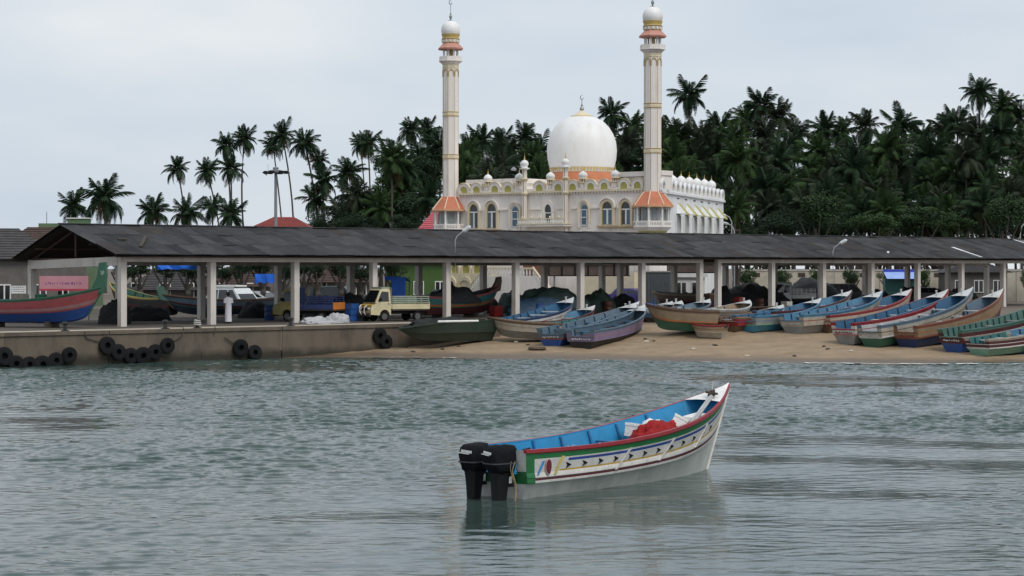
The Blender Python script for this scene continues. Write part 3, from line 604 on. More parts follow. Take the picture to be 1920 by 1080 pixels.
# ------------------------------------------------------------ boats
def hb_f(p, s):
    sf = p['sf']
    f = sf + (1 - sf) * math.sin(math.pi / 2 * s / .45) if s < .45 else math.cos(math.pi / 2 * ((s - .45) / .55) ** 1.55)
    return max(.018, f * p['B'] / 2)
def keel_z(p, s): return p.get('kr', .35) * max(0, (s - .6) / .4) ** 2.2
def sheer_z(p, s): return p['H0'] + p['rise'] * s ** p['pw'] + p.get('sr', 0) * (1 - s) ** 6
def hpt(p, s, fy, fz_, side=1, off=0.0):
    hb = hb_f(p, s); zk, zg = keel_z(p, s), sheer_z(p, s)
    y = hb * fy * (1 - (1 - fz_) * p.get('vk', .7) * s ** p.get('ve', 3)) + off
    x = s * p['L'] - p['rake'] * (1 - fz_) * s ** 7 + p.get('tr', .18) * (1 - fz_) * (1 - s) ** 8 * 1.0
    return Vector((x, -side * y, zk + (zg - zk) * fz_))          # side=1 is starboard (-y)
STD = [(0, 0, 0), (.60, .02, 0), (.86, .42, 1), (.93, .45, 1), (.93, .53, 2), (.985, .84, 3), (1, .93, 4), (1.0, 1.0, 4)]
def prof_fy(prof, z):
    for a, b in zip(prof, prof[1:]):
        if z <= b[1] + 1e-9: t = (z - a[1]) / max(1e-6, b[1] - a[1]); return a[0] + (b[0] - a[0]) * t
    return 1.0
def make_boat(root, p, mats, inner, rail, deckm, thw, n=18, prof=STD, notch=.72, override=None, ribs=7, thwarts=(.2, .38, .55, .7), bitt=True, deck_s=.85, foredeck=True, stem=None):
    ss = [1 - (1 - i / n) ** 1.25 for i in range(n + 1)]; ss[-1] = .9985
    b = MB(); nr = len(prof)
    for side in (1, -1):
        o = len(b.v)
        for s in ss:
            for fy, fz_, _ in prof: b.v.append(hpt(p, s, fy, fz_, side))
        for i in range(n):
            for j in range(nr - 1):
                q = [o + i * nr + j, o + (i + 1) * nr + j, o + (i + 1) * nr + j + 1, o + i * nr + j + 1]
                b.f.append(q if side == 1 else q[::-1]); mi = prof[j][2]
                if override: mi = override((ss[i] + ss[i + 1]) / 2, prof[j][1], mi)
                b.m.append(mi)
    h = b.build('hull', mats, root, smooth=28)
    # stem post
    MB().tube([hpt(p, .998, 0, z / 6) + Vector((.02, 0, 0)) for z in range(7)], .04, 6).build('stem', stem or rail, root)
    # transom
    b = MB()
    for j in range(nr - 1):
        fa, fb_ = prof[j], prof[j + 1]
        za, zb = fa[1], min(fb_[1], 1)
        A, B_, C_, D_ = hpt(p, 0, fa[0], za, 1), hpt(p, 0, fa[0], za, -1), hpt(p, 0, fb_[0], zb, -1), hpt(p, 0, fb_[0], zb, 1)
        mi = 0 if j < 2 else fa[2]
        if override: mi = override(-1, fa[1], mi)
        if zb <= notch + 1e-6: b.add([A, B_, C_, D_], [(0, 1, 2, 3)], mi)
        else:
            if za < notch:
                f = (notch - za) / (zb - za); E1, E2 = A.lerp(D_, f), B_.lerp(C_, f); b.add([A, B_, E2, E1], [(0, 1, 2, 3)], mi); A, B_ = E1, E2
            for X_, Y_ in ((A, D_), (B_, C_)):
                b.add([X_, Y_, Vector((Y_.x, Y_.y * .68, Y_.z)), Vector((X_.x, X_.y * .62, X_.z))], [(0, 1, 2, 3)], mi)
    v0 = list(b.v); f0 = list(b.f); m0 = list(b.m)
    for f, mi in zip(f0, m0): b.f.append([i + len(v0) for i in f][::-1]); b.m.append(mi)
    b.v += [q + Vector((.07, 0, 0)) for q in v0]
    b.build('transom', mats, root)
    # interior skin with frames
    b = MB(); si = [.012 + (deck_s + .06 - .012) * i / 14 for i in range(15)]; rows = 4
    def ip(s, k):
        hb = hb_f(p, s); zk, zg = keel_z(p, s), sheer_z(p, s); th = .05
        zf = [1.0, .74, .46, .30, .30][k]; y = 0 if k == 4 else max(.004, abs(hpt(p, s, prof_fy(prof, zf), zf).y) - th)
        return Vector((hpt(p, s, 1, zf).x, y, zk + (zg - zk) * zf))
    for side in (1, -1):
        o = len(b.v)
        for s in si:
            for k in range(5): q = ip(s, k); b.v.append(Vector((q.x, -side * q.y, q.z)))
        for i in range(14):
            for k in range(4):
                q = [o + i * 5 + k, o + (i + 1) * 5 + k, o + (i + 1) * 5 + k + 1, o + i * 5 + k + 1]; b.f.append(q); b.m.append(0)
        for i in range(1, ribs + 1):
            s = .03 + (deck_s - .05) * i / (ribs + 1)
            pts = [ip(s, k) for k in range(4)]; pts = [Vector((q.x, -side * q.y, q.z)) for q in pts]
            for a, c_ in zip(pts[:3], pts[1:4]):
                inw = Vector((0, side * .06, .0)); b.add([a - Vector((.03, 0, .02)), a + Vector((.03, 0, -.02)), c_ + Vector((.03, 0, 0)), c_ - Vector((.03, 0, 0)), a + inw - Vector((.03, 0, .02)), a + inw + Vector((.03, 0, -.02)), c_ + inw + Vector((.03, 0, 0)), c_ + inw - Vector((.03, 0, 0))], [(4, 5, 6, 7), (0, 4, 7, 3), (1, 2, 6, 5)], 1)
    qs = [ip(si[-1], k) for k in range(4)]; b.add([(q.x, -q.y, q.z) for q in qs] + [(q.x, q.y, q.z) for q in qs[::-1]], [list(range(8))], 0)
    b.build('interior', inner, root)
    # gunwale rail
    b = MB()
    for side in (1, -1):
        rings = []
        for s in ss[:-1] + [.995]:
            q = hpt(p, s, 1, 1, side); iw = side * min(.055, abs(q.y) * .95 + .01)
            rings.append([q + Vector((0, -side * .025, -.05)), q + Vector((0, -side * .025, .02)), q + Vector((0, iw, .02)), q + Vector((0, iw, -.05))])
        o_ = len(b.f); b.loft(rings)
        for i_ in range((len(rings) - 1)): b.m[o_ + i_ * 4 + 2] = 1
    b.build('gunwale', [rail, inner[0]], root)
    if foredeck:
        b = MB(); rings = []
        for i in range(7):
            s = deck_s + (.996 - deck_s) * i / 6; q = hpt(p, s, 1, 1); w_ = max(.01, abs(q.y) - .02); rings.append([Vector((q.x, -w_, q.z + .024)), Vector((q.x, -w_ * .3, q.z + .05)), Vector((q.x, w_ * .3, q.z + .05)), Vector((q.x, w_, q.z + .024))])
        b.loft(rings, closed=False); b.build('foredeck', deckm, root)
        if bitt:
            q = hpt(p, deck_s + .03, 0, 1); MB().lathe([(.05, -.1), (.05, .28), (.07, .3), (.07, .34)], 7, (q.x, 0, q.z)).build('mooring_post', deckm, root)
    for s in thwarts:
        q = ip(s, 1); z = keel_z(p, s) + (sheer_z(p, s) - keel_z(p, s)) * .8; MB().b2((q.x - .11, -q.y * .95, z - .025), (q.x + .11, q.y * .95, z + .025)).build('thwart', thw, root)
    return h
def proj(v): return CX + v.x * F / v.y, HY - (v.z - ZC) * F / v.y
def solve_pose(base, L, tip_h, px, py, h0, p0=R(4)):      # heading and trim that bring the bow where it stands
    best = None
    for i in range(-60, 61):
        th = h0 + R(i * 1.0)
        for j in range(-8, 25):
            ph = R(j * .5)
            v = base + Vector((math.cos(th) * (L * math.cos(ph) - tip_h * math.sin(ph)), math.sin(th) * (L * math.cos(ph) - tip_h * math.sin(ph)), L * math.sin(ph) + tip_h * math.cos(ph)))
            a, b = proj(v); e = (a - px) ** 2 + (b - py) ** 2 + (math.degrees(ph - p0)) ** 2 * 1.5
            if best is None or e < best[0]: best = (e, th, ph, a, b)
    return best
def pm(key):
    C = {'blue': (.035, .14, .27), 'blue_l': (.09, .25, .40), 'navy': (.02, .045, .13), 'royal': (.02, .09, .34), 'slate': (.13, .20, .26), 'teal': (.04, .20, .20), 'green': (.04, .15, .09), 'mint': (.22, .42, .30),
         'red': (.33, .025, .03), 'brick': (.27, .09, .05), 'cream': (.50, .45, .36), 'white': (.70, .70, .68), 'pink': (.42, .22, .22), 'lav': (.26, .20, .34), 'black': (.02, .02, .022), 'brown': (.17, .10, .06), 'grey': (.30, .30, .28),
         'dkgreen': (.025, .045, .03), 'orange': (.45, .16, .05), 'cyan': (.06, .30, .45), 'rose': (.42, .09, .10), 'maroon': (.10, .02, .025), 'grgreen': (.09, .20, .16), 'yellow': (.5, .38, .07), 'tan': (.33, .24, .15), 'dkblue': (.03, .06, .10)}
    k_ = .76; return paint('boat_' + key, tuple(v * k_ for v in C[key]))
# --- the motor boat riding at anchor in front
HP = dict(L=8.75, B=1.95, sf=.80, H0=1.24, rise=.98, pw=3.2, rake=1.0, kr=.25, tr=.25, sr=.03, vk=.85, ve=1.7)
HPROF = [(0, 0, 0), (.60, .02, 0), (.82, .40, 0), (.90, .45, 1), (.92, .46, 1), (.93, .50, 2), (.93, .54, 1), (.945, .55, 1), (.935, .61, 1), (.925, .625, 3), (.93, .655, 1), (.955, .785, 4), (.965, .83, 1), (.97, .855, 5), (.99, .94, 6), (1, 1, 6)]
hw_ = paint('hull_white', (.64, .62, .58), damt=.5, dscale=2.6); hb_ = paint('hull_bottom_white', (.57, .58, .54), damt=.55, dscale=1.1, stretch=(1, 1, .4)); hr_ = paint('gunwale_red', (.30, .02, .03)); hg_ = paint('band_green', (.015, .17, .05)); hbl = paint('stripe_blue', (.02, .06, .28)); hy_ = paint('stripe_yellow', (.55, .34, .05)); hdr = paint('stripe_maroon', (.10, .012, .02))
inb = paint('interior_blue', (.015, .23, .46), damt=.3); inbd = paint('interior_blue_dark', (.012, .13, .30))
def hov(s, fz_, mi):
    if s < 0:
        if fz_ < .44: return 1
        return 5 if fz_ < .64 else 1
    if fz_ < .445: return mi
    if s < .012: return 6
    if s < .035: return 5
    if mi == 4 and s < .15: return 1
    if mi == 3 and s < .11: return 1
    return mi
hero = thing('motor_boat', 'white fishing boat with blue interior and striped side floating alone in front', 'boat')
bs = Vector((-.33, 42.7, -.26)); e_ = solve_pose(bs, HP['L'], sheer_z(HP, 1), 1364, 721, R(55), R(0))
hero.location = bs; hero.rotation_euler = (0, -e_[2], e_[1]); HEROM = Matrix.Translation(bs) @ Matrix.Rotation(e_[1], 4, 'Z') @ Matrix.Rotation(-e_[2], 4, 'Y')
print('HERO', [round(q, 3) for q in e_], math.degrees(e_[1]))
make_boat(hero, HP, [hb_, hw_, hdr, hy_, hbl, hg_, hr_], [inb, inbd], hr_, white, paint('thwart_blue', (.02, .16, .34)), n=40, prof=HPROF, notch=.60, override=hov, ribs=6, thwarts=(.34, .52), bitt=False, deck_s=.865, stem=hw_)
def decal(poly, s0, fz0, name, m, side=1, th=.006, off=.004):      # poly in metres along the side / up
    b = MB(); pts = []; L_ = HP['L']
    for (u, v) in poly:
        s = s0 + u / L_; q0 = hpt(HP, s, prof_fy(HPROF, fz0), fz0, side); f = fz0 + v / (sheer_z(HP, s) - keel_z(HP, s)); pts.append(hpt(HP, s, prof_fy(HPROF, f), f, side))
    nrm = Vector((0, -side, .0)); a = hpt(HP, s0, prof_fy(HPROF, fz0), fz0, side); c_ = hpt(HP, s0 + .02, prof_fy(HPROF, fz0), fz0, side); tg = (c_ - a).normalized(); nrm = Vector((tg.y, -tg.x, 0)) * (1 if side == 1 else -1)
    n = len(pts); b.add([q + nrm * off for q in pts] + [q + nrm * (off + th) for q in pts], [list(range(n, 2 * n)), list(range(n))[::-1]] + [(j, (j + 1) % n, n + (j + 1) % n, n + j) for j in range(n)])
    return b.build(name, m, hero)
for side in (1, -1):
    for k in range(12):
        s = .155 + k * .062; a = .085
        decal([(-a, a * .75), (a, 0), (-a, -a * .75), (-a * .45, 0)], s, .715, 'arrow_mark', black, side, th=.012, off=.006)
    decal([(.095 * math.cos(t_), .17 * math.sin(t_)) for t_ in [i * math.pi / 10 for i in range(20)]], .078, .715, 'disc_rim', paint('pinkish_rim', (.55, .38, .36)), side, .03)
    decal([(.078 * math.cos(t_), .145 * math.sin(t_)) for t_ in [i * math.pi / 10 for i in range(20)]], .078, .715, 'disc', paint('disc_maroon', (.16, .015, .03)), side, .045)
    decal([(-.16, -.16), (-.12, -.16), (.10, .13), (.04, .13)], .055, .715, 'slant_stripe', paint('sky_blue_stripe', (.05, .25, .55)), side, .02)
    decal([(-.16, -.17), (-.10, -.17), (.16, .2), (.08, .2)], .118, .715, 'slant_stripe', paint('pale_yellow', (.62, .52, .16)), side, .02)
    for s in (.37, .565, .76): decal([(-.26, -.24), (-.20, -.24), (.24, .19), (.18, .19)], s, .715, 'slant_rib', hw_, side, .03)
def outboard(y, yaw, lab):
    o = thing('outboard_motor', lab, 'outboard motor'); o.matrix_world = HEROM @ Matrix.Translation((-.20, y, .90)) @ Matrix.Rotation(yaw, 4, 'Z')
    def se(cx, cz, a, b_, n=24, e=.38): return [(cx + a * math.copysign(abs(math.cos(2 * math.pi * j / n)) ** e, math.cos(2 * math.pi * j / n)), b_ * math.copysign(abs(math.sin(2 * math.pi * j / n)) ** e, math.sin(2 * math.pi * j / n)), cz) for j in range(n)]
    cov = mat('motor_cover_cloth', (.008, .008, .010), rough=.8, spec=.15, var=.35, bump=.8, bscale=6)
    b = MB().loft([se(.02, -.10, .20, .15), se(.01, -.05, .25, .19), se(-.01, .08, .30, .215), se(-.02, .26, .31, .22), se(.0, .40, .30, .21), se(.03, .46, .26, .17), se(.05, .475, .14, .09)])
    rs_ = random.Random(int(y * 100)); b.v = [q + Vector((rs_.uniform(-.016, .016), rs_.uniform(-.016, .016), rs_.uniform(-.014, .014))) for q in b.v]
    b.build('cover', cov, o, smooth=50)
    MB().loft([se(.0, -.06, .21, .16), se(-.0, -.22, .19, .14), se(-.02, -.36, .16, .125), se(-.03, -.60, .14, .11), se(-.03, -.95, .13, .09), se(-.03, -1.10, .12, .06)]).build('leg', black, o, smooth=50)
    MB().b2((-.25, -.14, -.80), (.09, .14, -.77)).build('cavitation_plate', black, o)
    MB().b2((.10, -.12, -.38), (.26, .12, -.02)).build('clamp_bracket', black, o)
    for s in (-1, 1): MB().b2((.12, s * .13 - .012, -.30), (.19, s * .13 + .012, -.16)).build('clamp_plate', white, o)
    b = MB(); r2 = random.Random(3); u = -.17
    for k in range(9):          # worn white lettering, no longer readable
        w = r2.uniform(.018, .034); b.box((-.05 + .0, u + w / 2, .0), (.004, w, .055), rot=Matrix.Identity(3)); u += w + .007
    b.box((-.05, .03, -.045), (.004, .28, .02))
    for Mx in (Matrix.Translation((-.305, .0, .33)) @ Matrix.Rotation(R(8), 4, 'Y') @ Matrix.Rotation(R(5), 4, 'X') @ Matrix.Scale(.95, 4),):
        b2 = MB(Mx); b2.v = [Mx @ q for q in b.v]; b2.f = b.f; b2.m = b.m; b2.build('lettering', white, o)
    MB().loft([se(-.015, .10, .325, .235), se(-.015, .125, .325, .235)]).build('cover_strap', mat('strap_grey', (.05, .05, .055), rough=.7), o)
    MB().tube([(.28, 0, .22), (.62, .03, .34), (.78, .03, .36)], [.03, .025, .03], 7).build('tiller', black, o)
outboard(.40, R(6), 'black covered outboard motor at the far corner of the floating boat stern')
outboard(-.28, R(-14), 'black covered outboard motor nearer the striped side of the floating boat')
def hl(s, y, z): return HEROM @ Vector((s * HP['L'], y, z))
def hero_at(px, py, x, y):          # point of the boat's own frame at a given station, height from the line of sight
    w = HEROM @ Vector((x, y, 1.5)); return HEROM.inverted() @ P(px, py, w.y)
def heap(name, label, cat, c, rx, ry, h, m, seed, M=None, group=None, n=26, rough_=.25, par=None):
    b = MB(); v = []; q = random.Random(seed)
    for i in range(n // 2 + 1):
        a = math.pi / 2 * i / (n // 2)
        for j in range(n):
            t_ = 2 * math.pi * j / n; d = Vector((math.cos(t_) * math.cos(a), math.sin(t_) * math.cos(a), math.sin(a))); k = 1 + rough_ * mnoise.noise(d * 2.2 + Vector((seed, 0, 0))) + rough_ * .6 * mnoise.noise(d * 6 + Vector((0, seed, 0)))
            v.append((d.x * rx * k, d.y * ry * k, d.z * h * k))
    f = [(i * n + j, i * n + (j + 1) % n, (i + 1) * n + (j + 1) % n, (i + 1) * n + j) for i in range(n // 2) for j in range(n)]
    b.add(v, f); o = b.build(name, m, par, smooth=70)
    if M is not None: o.matrix_world = M @ Matrix.Translation(c)
    else: o.location = c
    if label: tag(o, label, cat, group)
    return o
netr = mat('red_net', (.34, .009, .009), rough=.9, var=.4, scale=14, bump=.9, bscale=26, dirt=(.22, .01, .01), damt=.6, dscale=9)
heap('fishing_net', 'heap of bright red fishing net lying in the floating boat', 'net', (5.72, -.06, .84), 1.0, .50, .66, netr, 4, HEROM, n=40)
b = MB()
for k in range(5): b.tube([(.16 * (1 + .12 * k) * math.cos(i * .35), .0 + .02 * k, .2 * (1 + .1 * k) * math.sin(i * .35)) for i in range(19)], .012, 5)
o = b.build('rope_coil', mat('yellow_rope', (.5, .36, .08), rough=.9)); o.matrix_world = HEROM @ Matrix.Translation((5.45, -.58, 1.1)) @ Matrix.Rotation(.3, 4, 'Z') @ Matrix.Rotation(-.5, 4, 'X'); tag(o, 'yellow rope coil on the red net in the floating boat', 'rope')
foam_m = mat('styrofoam', (.76, .75, .71), rough=.8, var=.08, bump=.3, bscale=20)
def foambox(s, y, z, rot, d, lab):
    o = thing('foam_box', lab, 'box', group='white foam boxes in the floating boat'); o.matrix_world = HEROM @ Matrix.Translation((s * HP['L'], y, z)) @ rot.to_4x4()
    bx = MB(); bx.b2((-d[0] / 2, -d[1] / 2, 0), (d[0] / 2, d[1] / 2, d[2])); bx.build('box_body', foam_m, o)
    MB().b2((-d[0] / 2 - .012, -d[1] / 2 - .012, d[2] + .001), (d[0] / 2 + .012, d[1] / 2 + .012, d[2] + .06)).build('lid', foam_m, o)
from mathutils import Euler
foambox(.765, .12, 1.22, Euler((.5, .35, .5)).to_matrix(), (.42, .34, .26), 'tilted white foam box beside the poles in the floating boat')
foambox(.82, -.12, 1.26, Euler((.05, -.15, -.2)).to_matrix(), (.46, .34, .26), 'level white foam box under the foredeck of the floating boat')
foambox(.615, .40, 1.16, Euler((.1, .1, .3)).to_matrix(), (.40, .30, .24), 'white foam box behind the red net in the floating boat')
heap('plastic_sack', 'crumpled white plastic sack behind the red net in the floating boat', 'sack', (6.1, .38, 1.2), .42, .25, .30, foam_m, 9, HEROM, n=20)
o = MB().tube([(-.32, 0, 0), (-.3, 0, 0), (.3, 0, 0), (.33, 0, 0)], [.05, .13, .13, .05], 12).build('plastic_jerrycan', mat('grey_plastic', (.3, .35, .4), rough=.35), smooth=40); o.matrix_world = HEROM @ Matrix.Translation((6.45, .25, 1.25)) @ Matrix.Rotation(.3, 4, 'Z'); tag(o, 'grey plastic can lying behind the foam boxes in the floating boat', 'can')
alu = mat('pale_pole', (.48, .47, .46), rough=.35, metal=.3, var=.2)
for dy, lab, ln in ((0, 'long pale pole with flag clamp leaning on the rim of the floating boat', 1), (.10, 'shorter pale pole leaning beside the long one in the floating boat', .92)):
    a = hero_at(1286 + dy * 60, 806, 6.2, -.66); c_ = hero_at(1335 + dy * 40, 738, 7.5, .1); o = thing('pole', lab, 'pole'); o.matrix_world = HEROM
    MB().tube([a, a.lerp(c_, ln)], [.035, .03], 8).build('shaft', alu, o)
    if ln == 1:
        MB().tube([c_ - Vector((.12, 0, .04)), c_ + Vector((.14, .05, .06))], .05, 6).tube([c_ + Vector((-.02, -.16, 0)), c_ + Vector((.02, .18, .03))], .03, 6).ball(c_, .09, 8).build('clamp', dkwood, o)
        MB().tube([c_, c_ + Vector((.12, .05, .28))], .012, 5).build('whip', alu, o)
o = MB().tube([hl(.33, -.72, 1.08), hl(.44, .2, 1.10)], .035, 8).build('oar', white); tag(o, 'white pole lying across the middle of the floating boat', 'pole')
b = MB(); rs_ = random.Random(2)
for k in range(4):
    x0 = -.06; y0 = -.60 + .03 * k; pts = []
    for i in range(9): t_ = i / 8; pts.append(HEROM @ Vector((x0 - .05 - .05 * math.sin(t_ * 5 + k), y0 + .10 * math.sin(t_ * 3.1 + k * .8) * (.4 + .2 * k), 1.05 - t_ * (.55 + .18 * k))))
    b.tube(pts, .011, 5)
tag(b.build('mooring_rope', rope), 'tangled thin rope hanging down the stern of the floating boat', 'rope')
tl = MB()
for k in (0, .06, .09): q = hl(.155 + k / 4, -.83, 1.30); tl.tube([q, q - Vector((.0, .0, .14))], .006, 4)
tag(tl.build('cord', white), 'short white cords tied over the gunwale of the floating boat', 'cord')
# --- boats drawn up on the sand
BP = dict(L=9.0, B=1.9, sf=.80, H0=1.15, rise=.95, pw=2.8, rake=.7, kr=.35, tr=.2, sr=.04)
BPROF = [(0, 0, 0), (.60, .02, 0), (.86, .40, 1), (.94, .43, 1), (.94, .50, 2), (.965, .66, 5), (.97, .70, 2), (.985, .86, 3), (1, 1, 3)]
def beached(lab, px, py, tx, ty, bot, band, side, rim, inn, deckm='white', h0=32, L=9.0, B=2.1, line=None, hs=1.0, bs=None, pos=None, H0b=None, **kw):
    g = ray_ground(px, py)
    if pos: g = Vector((pos[0], pos[1], gz(*pos)))
    p = dict(BP); p['L'] = L; p['B'] = B; p['H0'] *= hs; p['rise'] *= hs
    base = Vector((g.x, g.y, g.z - .03))
    if bs is not None:
        pit = R(bs); p['rise'] = .6; best = None
        for i in range(20, 120):
            Lq = i / 10
            for j in range(0, 40):
                hq = .7 + j * .05; v = base + Matrix.Rotation(R(h0), 3, 'Z') @ Matrix.Rotation(-pit, 3, 'Y') @ Vector((Lq, 0, hq)); a, b_ = proj(v); er = (a - tx) ** 2 + (b_ - ty) ** 2
                if best is None or er < best[0]: best = (er, R(h0), pit, a, b_, Lq, hq)
        e = best; L = p['L'] = e[5]; p['H0'] = H0b or min(p['H0'], e[6] * .82); p['rise'] = e[6] - p['H0']; print('bs', e[5:])
    else:
        best = None
        for q_ in (1, .92, .84, .76):
            p['H0'] = BP['H0'] * hs * q_; p['rise'] = BP['rise'] * hs * q_; e = solve_pose(base, L, sheer_z(p, 1), tx, ty, R(h0), R(4.6))
            if best is None or e[0] + (1 - q_) * 60 < best[0]: best = (e[0] + (1 - q_) * 60, q_, e)
        q_, e = best[1:]; p['H0'] = BP['H0'] * hs * q_; p['rise'] = BP['rise'] * hs * q_
    r = thing('beached_boat', lab, 'boat', base, 0, 'boats drawn up on the sand'); r.rotation_euler = (0, -e[2], e[1])
    print('BOAT', px, py, '->', [round(q, 1) for q in base], 'err', round(e[0], 1), 'hd', round(math.degrees(e[1])), 'pit', round(math.degrees(e[2]), 1), [round(e[3]), round(e[4])], (tx, ty))
    make_boat(r, p, [pm(bot), pm(band), pm(side), pm(rim), pm(rim), pm(line or rim)], [pm(inn), pm('dkblue')], pm(rim), pm(deckm), pm(kw.pop('thw', 'white')), prof=BPROF, **kw)
    if bs is None and hs > .85:        # worn registration marks, not readable
        b = MB(); q = random.Random(int(px)); zt = p['H0'] * .56; u = -B * .26
        while u < B * .26:
            w = q.uniform(.04, .11); h_ = q.uniform(.05, .10); b.box((p['tr'] * .44 - .02, u + w / 2, zt + q.uniform(-.02, .02)), (.02, w, h_)); u += w + q.uniform(.03, .08)
        b.build('painted_marks', pm(['white', 'navy', 'red', 'white'][int(px) % 4]), r)['kind'] = 'stuff'
        MB().b2((.02, -B * .36, p['H0'] * .70), (.16, B * .36, p['H0'] * .745)).build('transom_cap', pm(rim), r)
    return r
G = beached
G('beached boat with bright blue stern bottom and pale upper transom', 1394, 622, 1541, 560, 'cyan', 'mint', 'grey', 'blue_l', 'blue', L=7.6)
G('beached boat with dark bottom and pale scuffed side between bright blue stern and grey stern', 1432, 616, 1599, 546, 'black', 'cream', 'grey', 'maroon', 'blue_l', L=8.2)
G('beached boat with grey stern bottom and cream transom corners', 1484, 626, 1656, 545, 'grey', 'cream', 'cream', 'blue_l', 'blue_l', line='red')
G('beached boat with red stern corner, cream side and dark red gunwale', 1535, 624, 1709, 543, 'brown', 'red', 'cream', 'red', 'blue', line='brown')
G('beached boat with grey bottom and red and white striped transom', 1582, 646, 1778, 543, 'grey', 'pink', 'white', 'red', 'blue', line='rose')
G('beached boat with dark green bottom and white painted transom', 1631, 651, 1827, 538, 'green', 'white', 'cream', 'slate', 'blue', line='brown')
G('beached boat with navy bottom and orange brown transom', 1698, 652, 1880, 541, 'navy', 'brick', 'tan', 'brick', 'slate', line='orange')
G('long beached boat with green ribbed interior and royal blue stern bottom', 1783, 661, 2010, 548, 'royal', 'maroon', 'maroon', 'grgreen', 'grgreen', L=9.6, ribs=16, line='cream', thw='grey')
G('small beached boat with mint green bottom and painted white band at the right edge', 1832, 667, 1985, 594, 'mint', 'white', 'maroon', 'cream', 'teal', L=6.0, hs=.8, line='white')
G('beached boat with royal blue bottom cut off by the right edge of the picture', 1912, 664, 2110, 560, 'royal', 'brick', 'cream', 'white', 'blue_l', L=8.5)
G('beached boat with slate grey interior, lavender side and black bottom', 1088, 654, 1208, 571, 'black', 'lav', 'lav', 'slate', 'slate', h0=42, L=9.2, line='pink', thw='blue_l')
G('beached boat with royal blue stern bottom tucked against the lavender boat', 1031, 650, 1200, 567, 'royal', 'brick', 'slate', 'slate', 'slate', h0=42, L=9.4, line='maroon', thw='blue_l')
G('beached boat with green interior and bright red gunwale behind the two slate ones', 1045, 634, 1190, 572, 'cream', 'white', 'pink', 'red', 'teal', h0=38, L=9, line='red')
G('beached boat with pink side standing behind the broadside cream boat', 975, 632, 1117, 574, 'grey', 'pink', 'pink', 'maroon', 'blue_l', h0=32, L=8.6)
G('beached boat with white side and navy gunwale nearest the navy tarpaulin', 945, 628, 1077, 559, 'grey', 'pink', 'white', 'navy', 'blue', h0=32, L=8.8, line='red')
G('cream wooden boat lying broadside on the sand with its bow toward the quay', 1052, 637, 911, 594, 'grey', 'cream', 'cream', 'brown', 'tan', h0=181, bs=3, foredeck=False, line='tan', deckm='tan', thw='tan')
G('rusty tan boat lying broadside with its blue tipped bow beside the lavender boat', 1348, 622, 1212, 569, 'green', 'orange', 'tan', 'brown', 'brown', h0=176, bs=2, line='tan', deckm='royal', thw='brown')
G('short boat with cream planks and red upper stern on the banked sand', 1362, 633, 1290, 603, 'cream', 'cream', 'tan', 'red', 'brown', h0=160, B=1.5, hs=.72, bs=1, foredeck=False, thwarts=(.3, .6), line='brown')
G('beached boat showing only a white bow above the rusty tan boat, left of two', 1165, 606, 1262, 568, 'black', 'cream', 'grey', 'brown', 'slate', h0=35, L=7.5)
G('beached boat showing only a white bow above the rusty tan boat, right of two', 1183, 605, 1277, 568, 'black', 'cream', 'grey', 'white', 'slate', h0=35, L=7.5)
G('beached boat with red and blue stern corner beside the bright blue stern', 1358, 621, 1470, 573, 'brown', 'red', 'red', 'tan', 'brown', h0=36, L=7.0, line='royal', hs=.9)
G('low grey brown boat lying behind the short cream planked boat', 1402, 606, 1300, 578, 'black', 'brown', 'grey', 'tan', 'slate', h0=170, bs=1, foredeck=False, line='brown')
G('pale beached boat with tan interior just behind the row of blue sterns', 1310, 606, 1405, 566, 'grey', 'cream', 'grey', 'white', 'tan', h0=38, L=7.4, line='navy')
G('blue grey beached boat between the two white bows and the expansion gap', 1225, 606, 1330, 565, 'black', 'slate', 'blue_l', 'slate', 'slate', h0=38, L=7.4, line='white')
gb_ = G('dark green boat heaped with black net lying beside the quay wall', 905, 633, 748, 618, 'dkgreen', 'dkgreen', 'dkgreen', 'dkgreen', 'black', h0=221, bs=1, pos=(-1.2, 115.9), H0b=1.15, B=1.6, hs=.72, foredeck=False, line='dkgreen', deckm='dkgreen', thw='black')
netk = mat('black_net', (.02, .022, .022), rough=.95, var=.5, scale=12, bump=1, bscale=20)
heap('fishing_net', 'long heap of black net filling the dark green boat', 'net', (3.2, 0, .72), 2.7, .66, .55, netk, 6, Matrix.Translation(gb_.location) @ gb_.rotation_euler.to_matrix().to_4x4(), n=36)
o = MB().tube([(1.6, .80, 1.12), (4.4, .78, 1.08)], .06, 8).build('white_tube', white); o.matrix_world = Matrix.Translation(gb_.location) @ gb_.rotation_euler.to_matrix().to_4x4(); tag(o, 'white pipe lashed along the rim of the dark green boat', 'pipe')
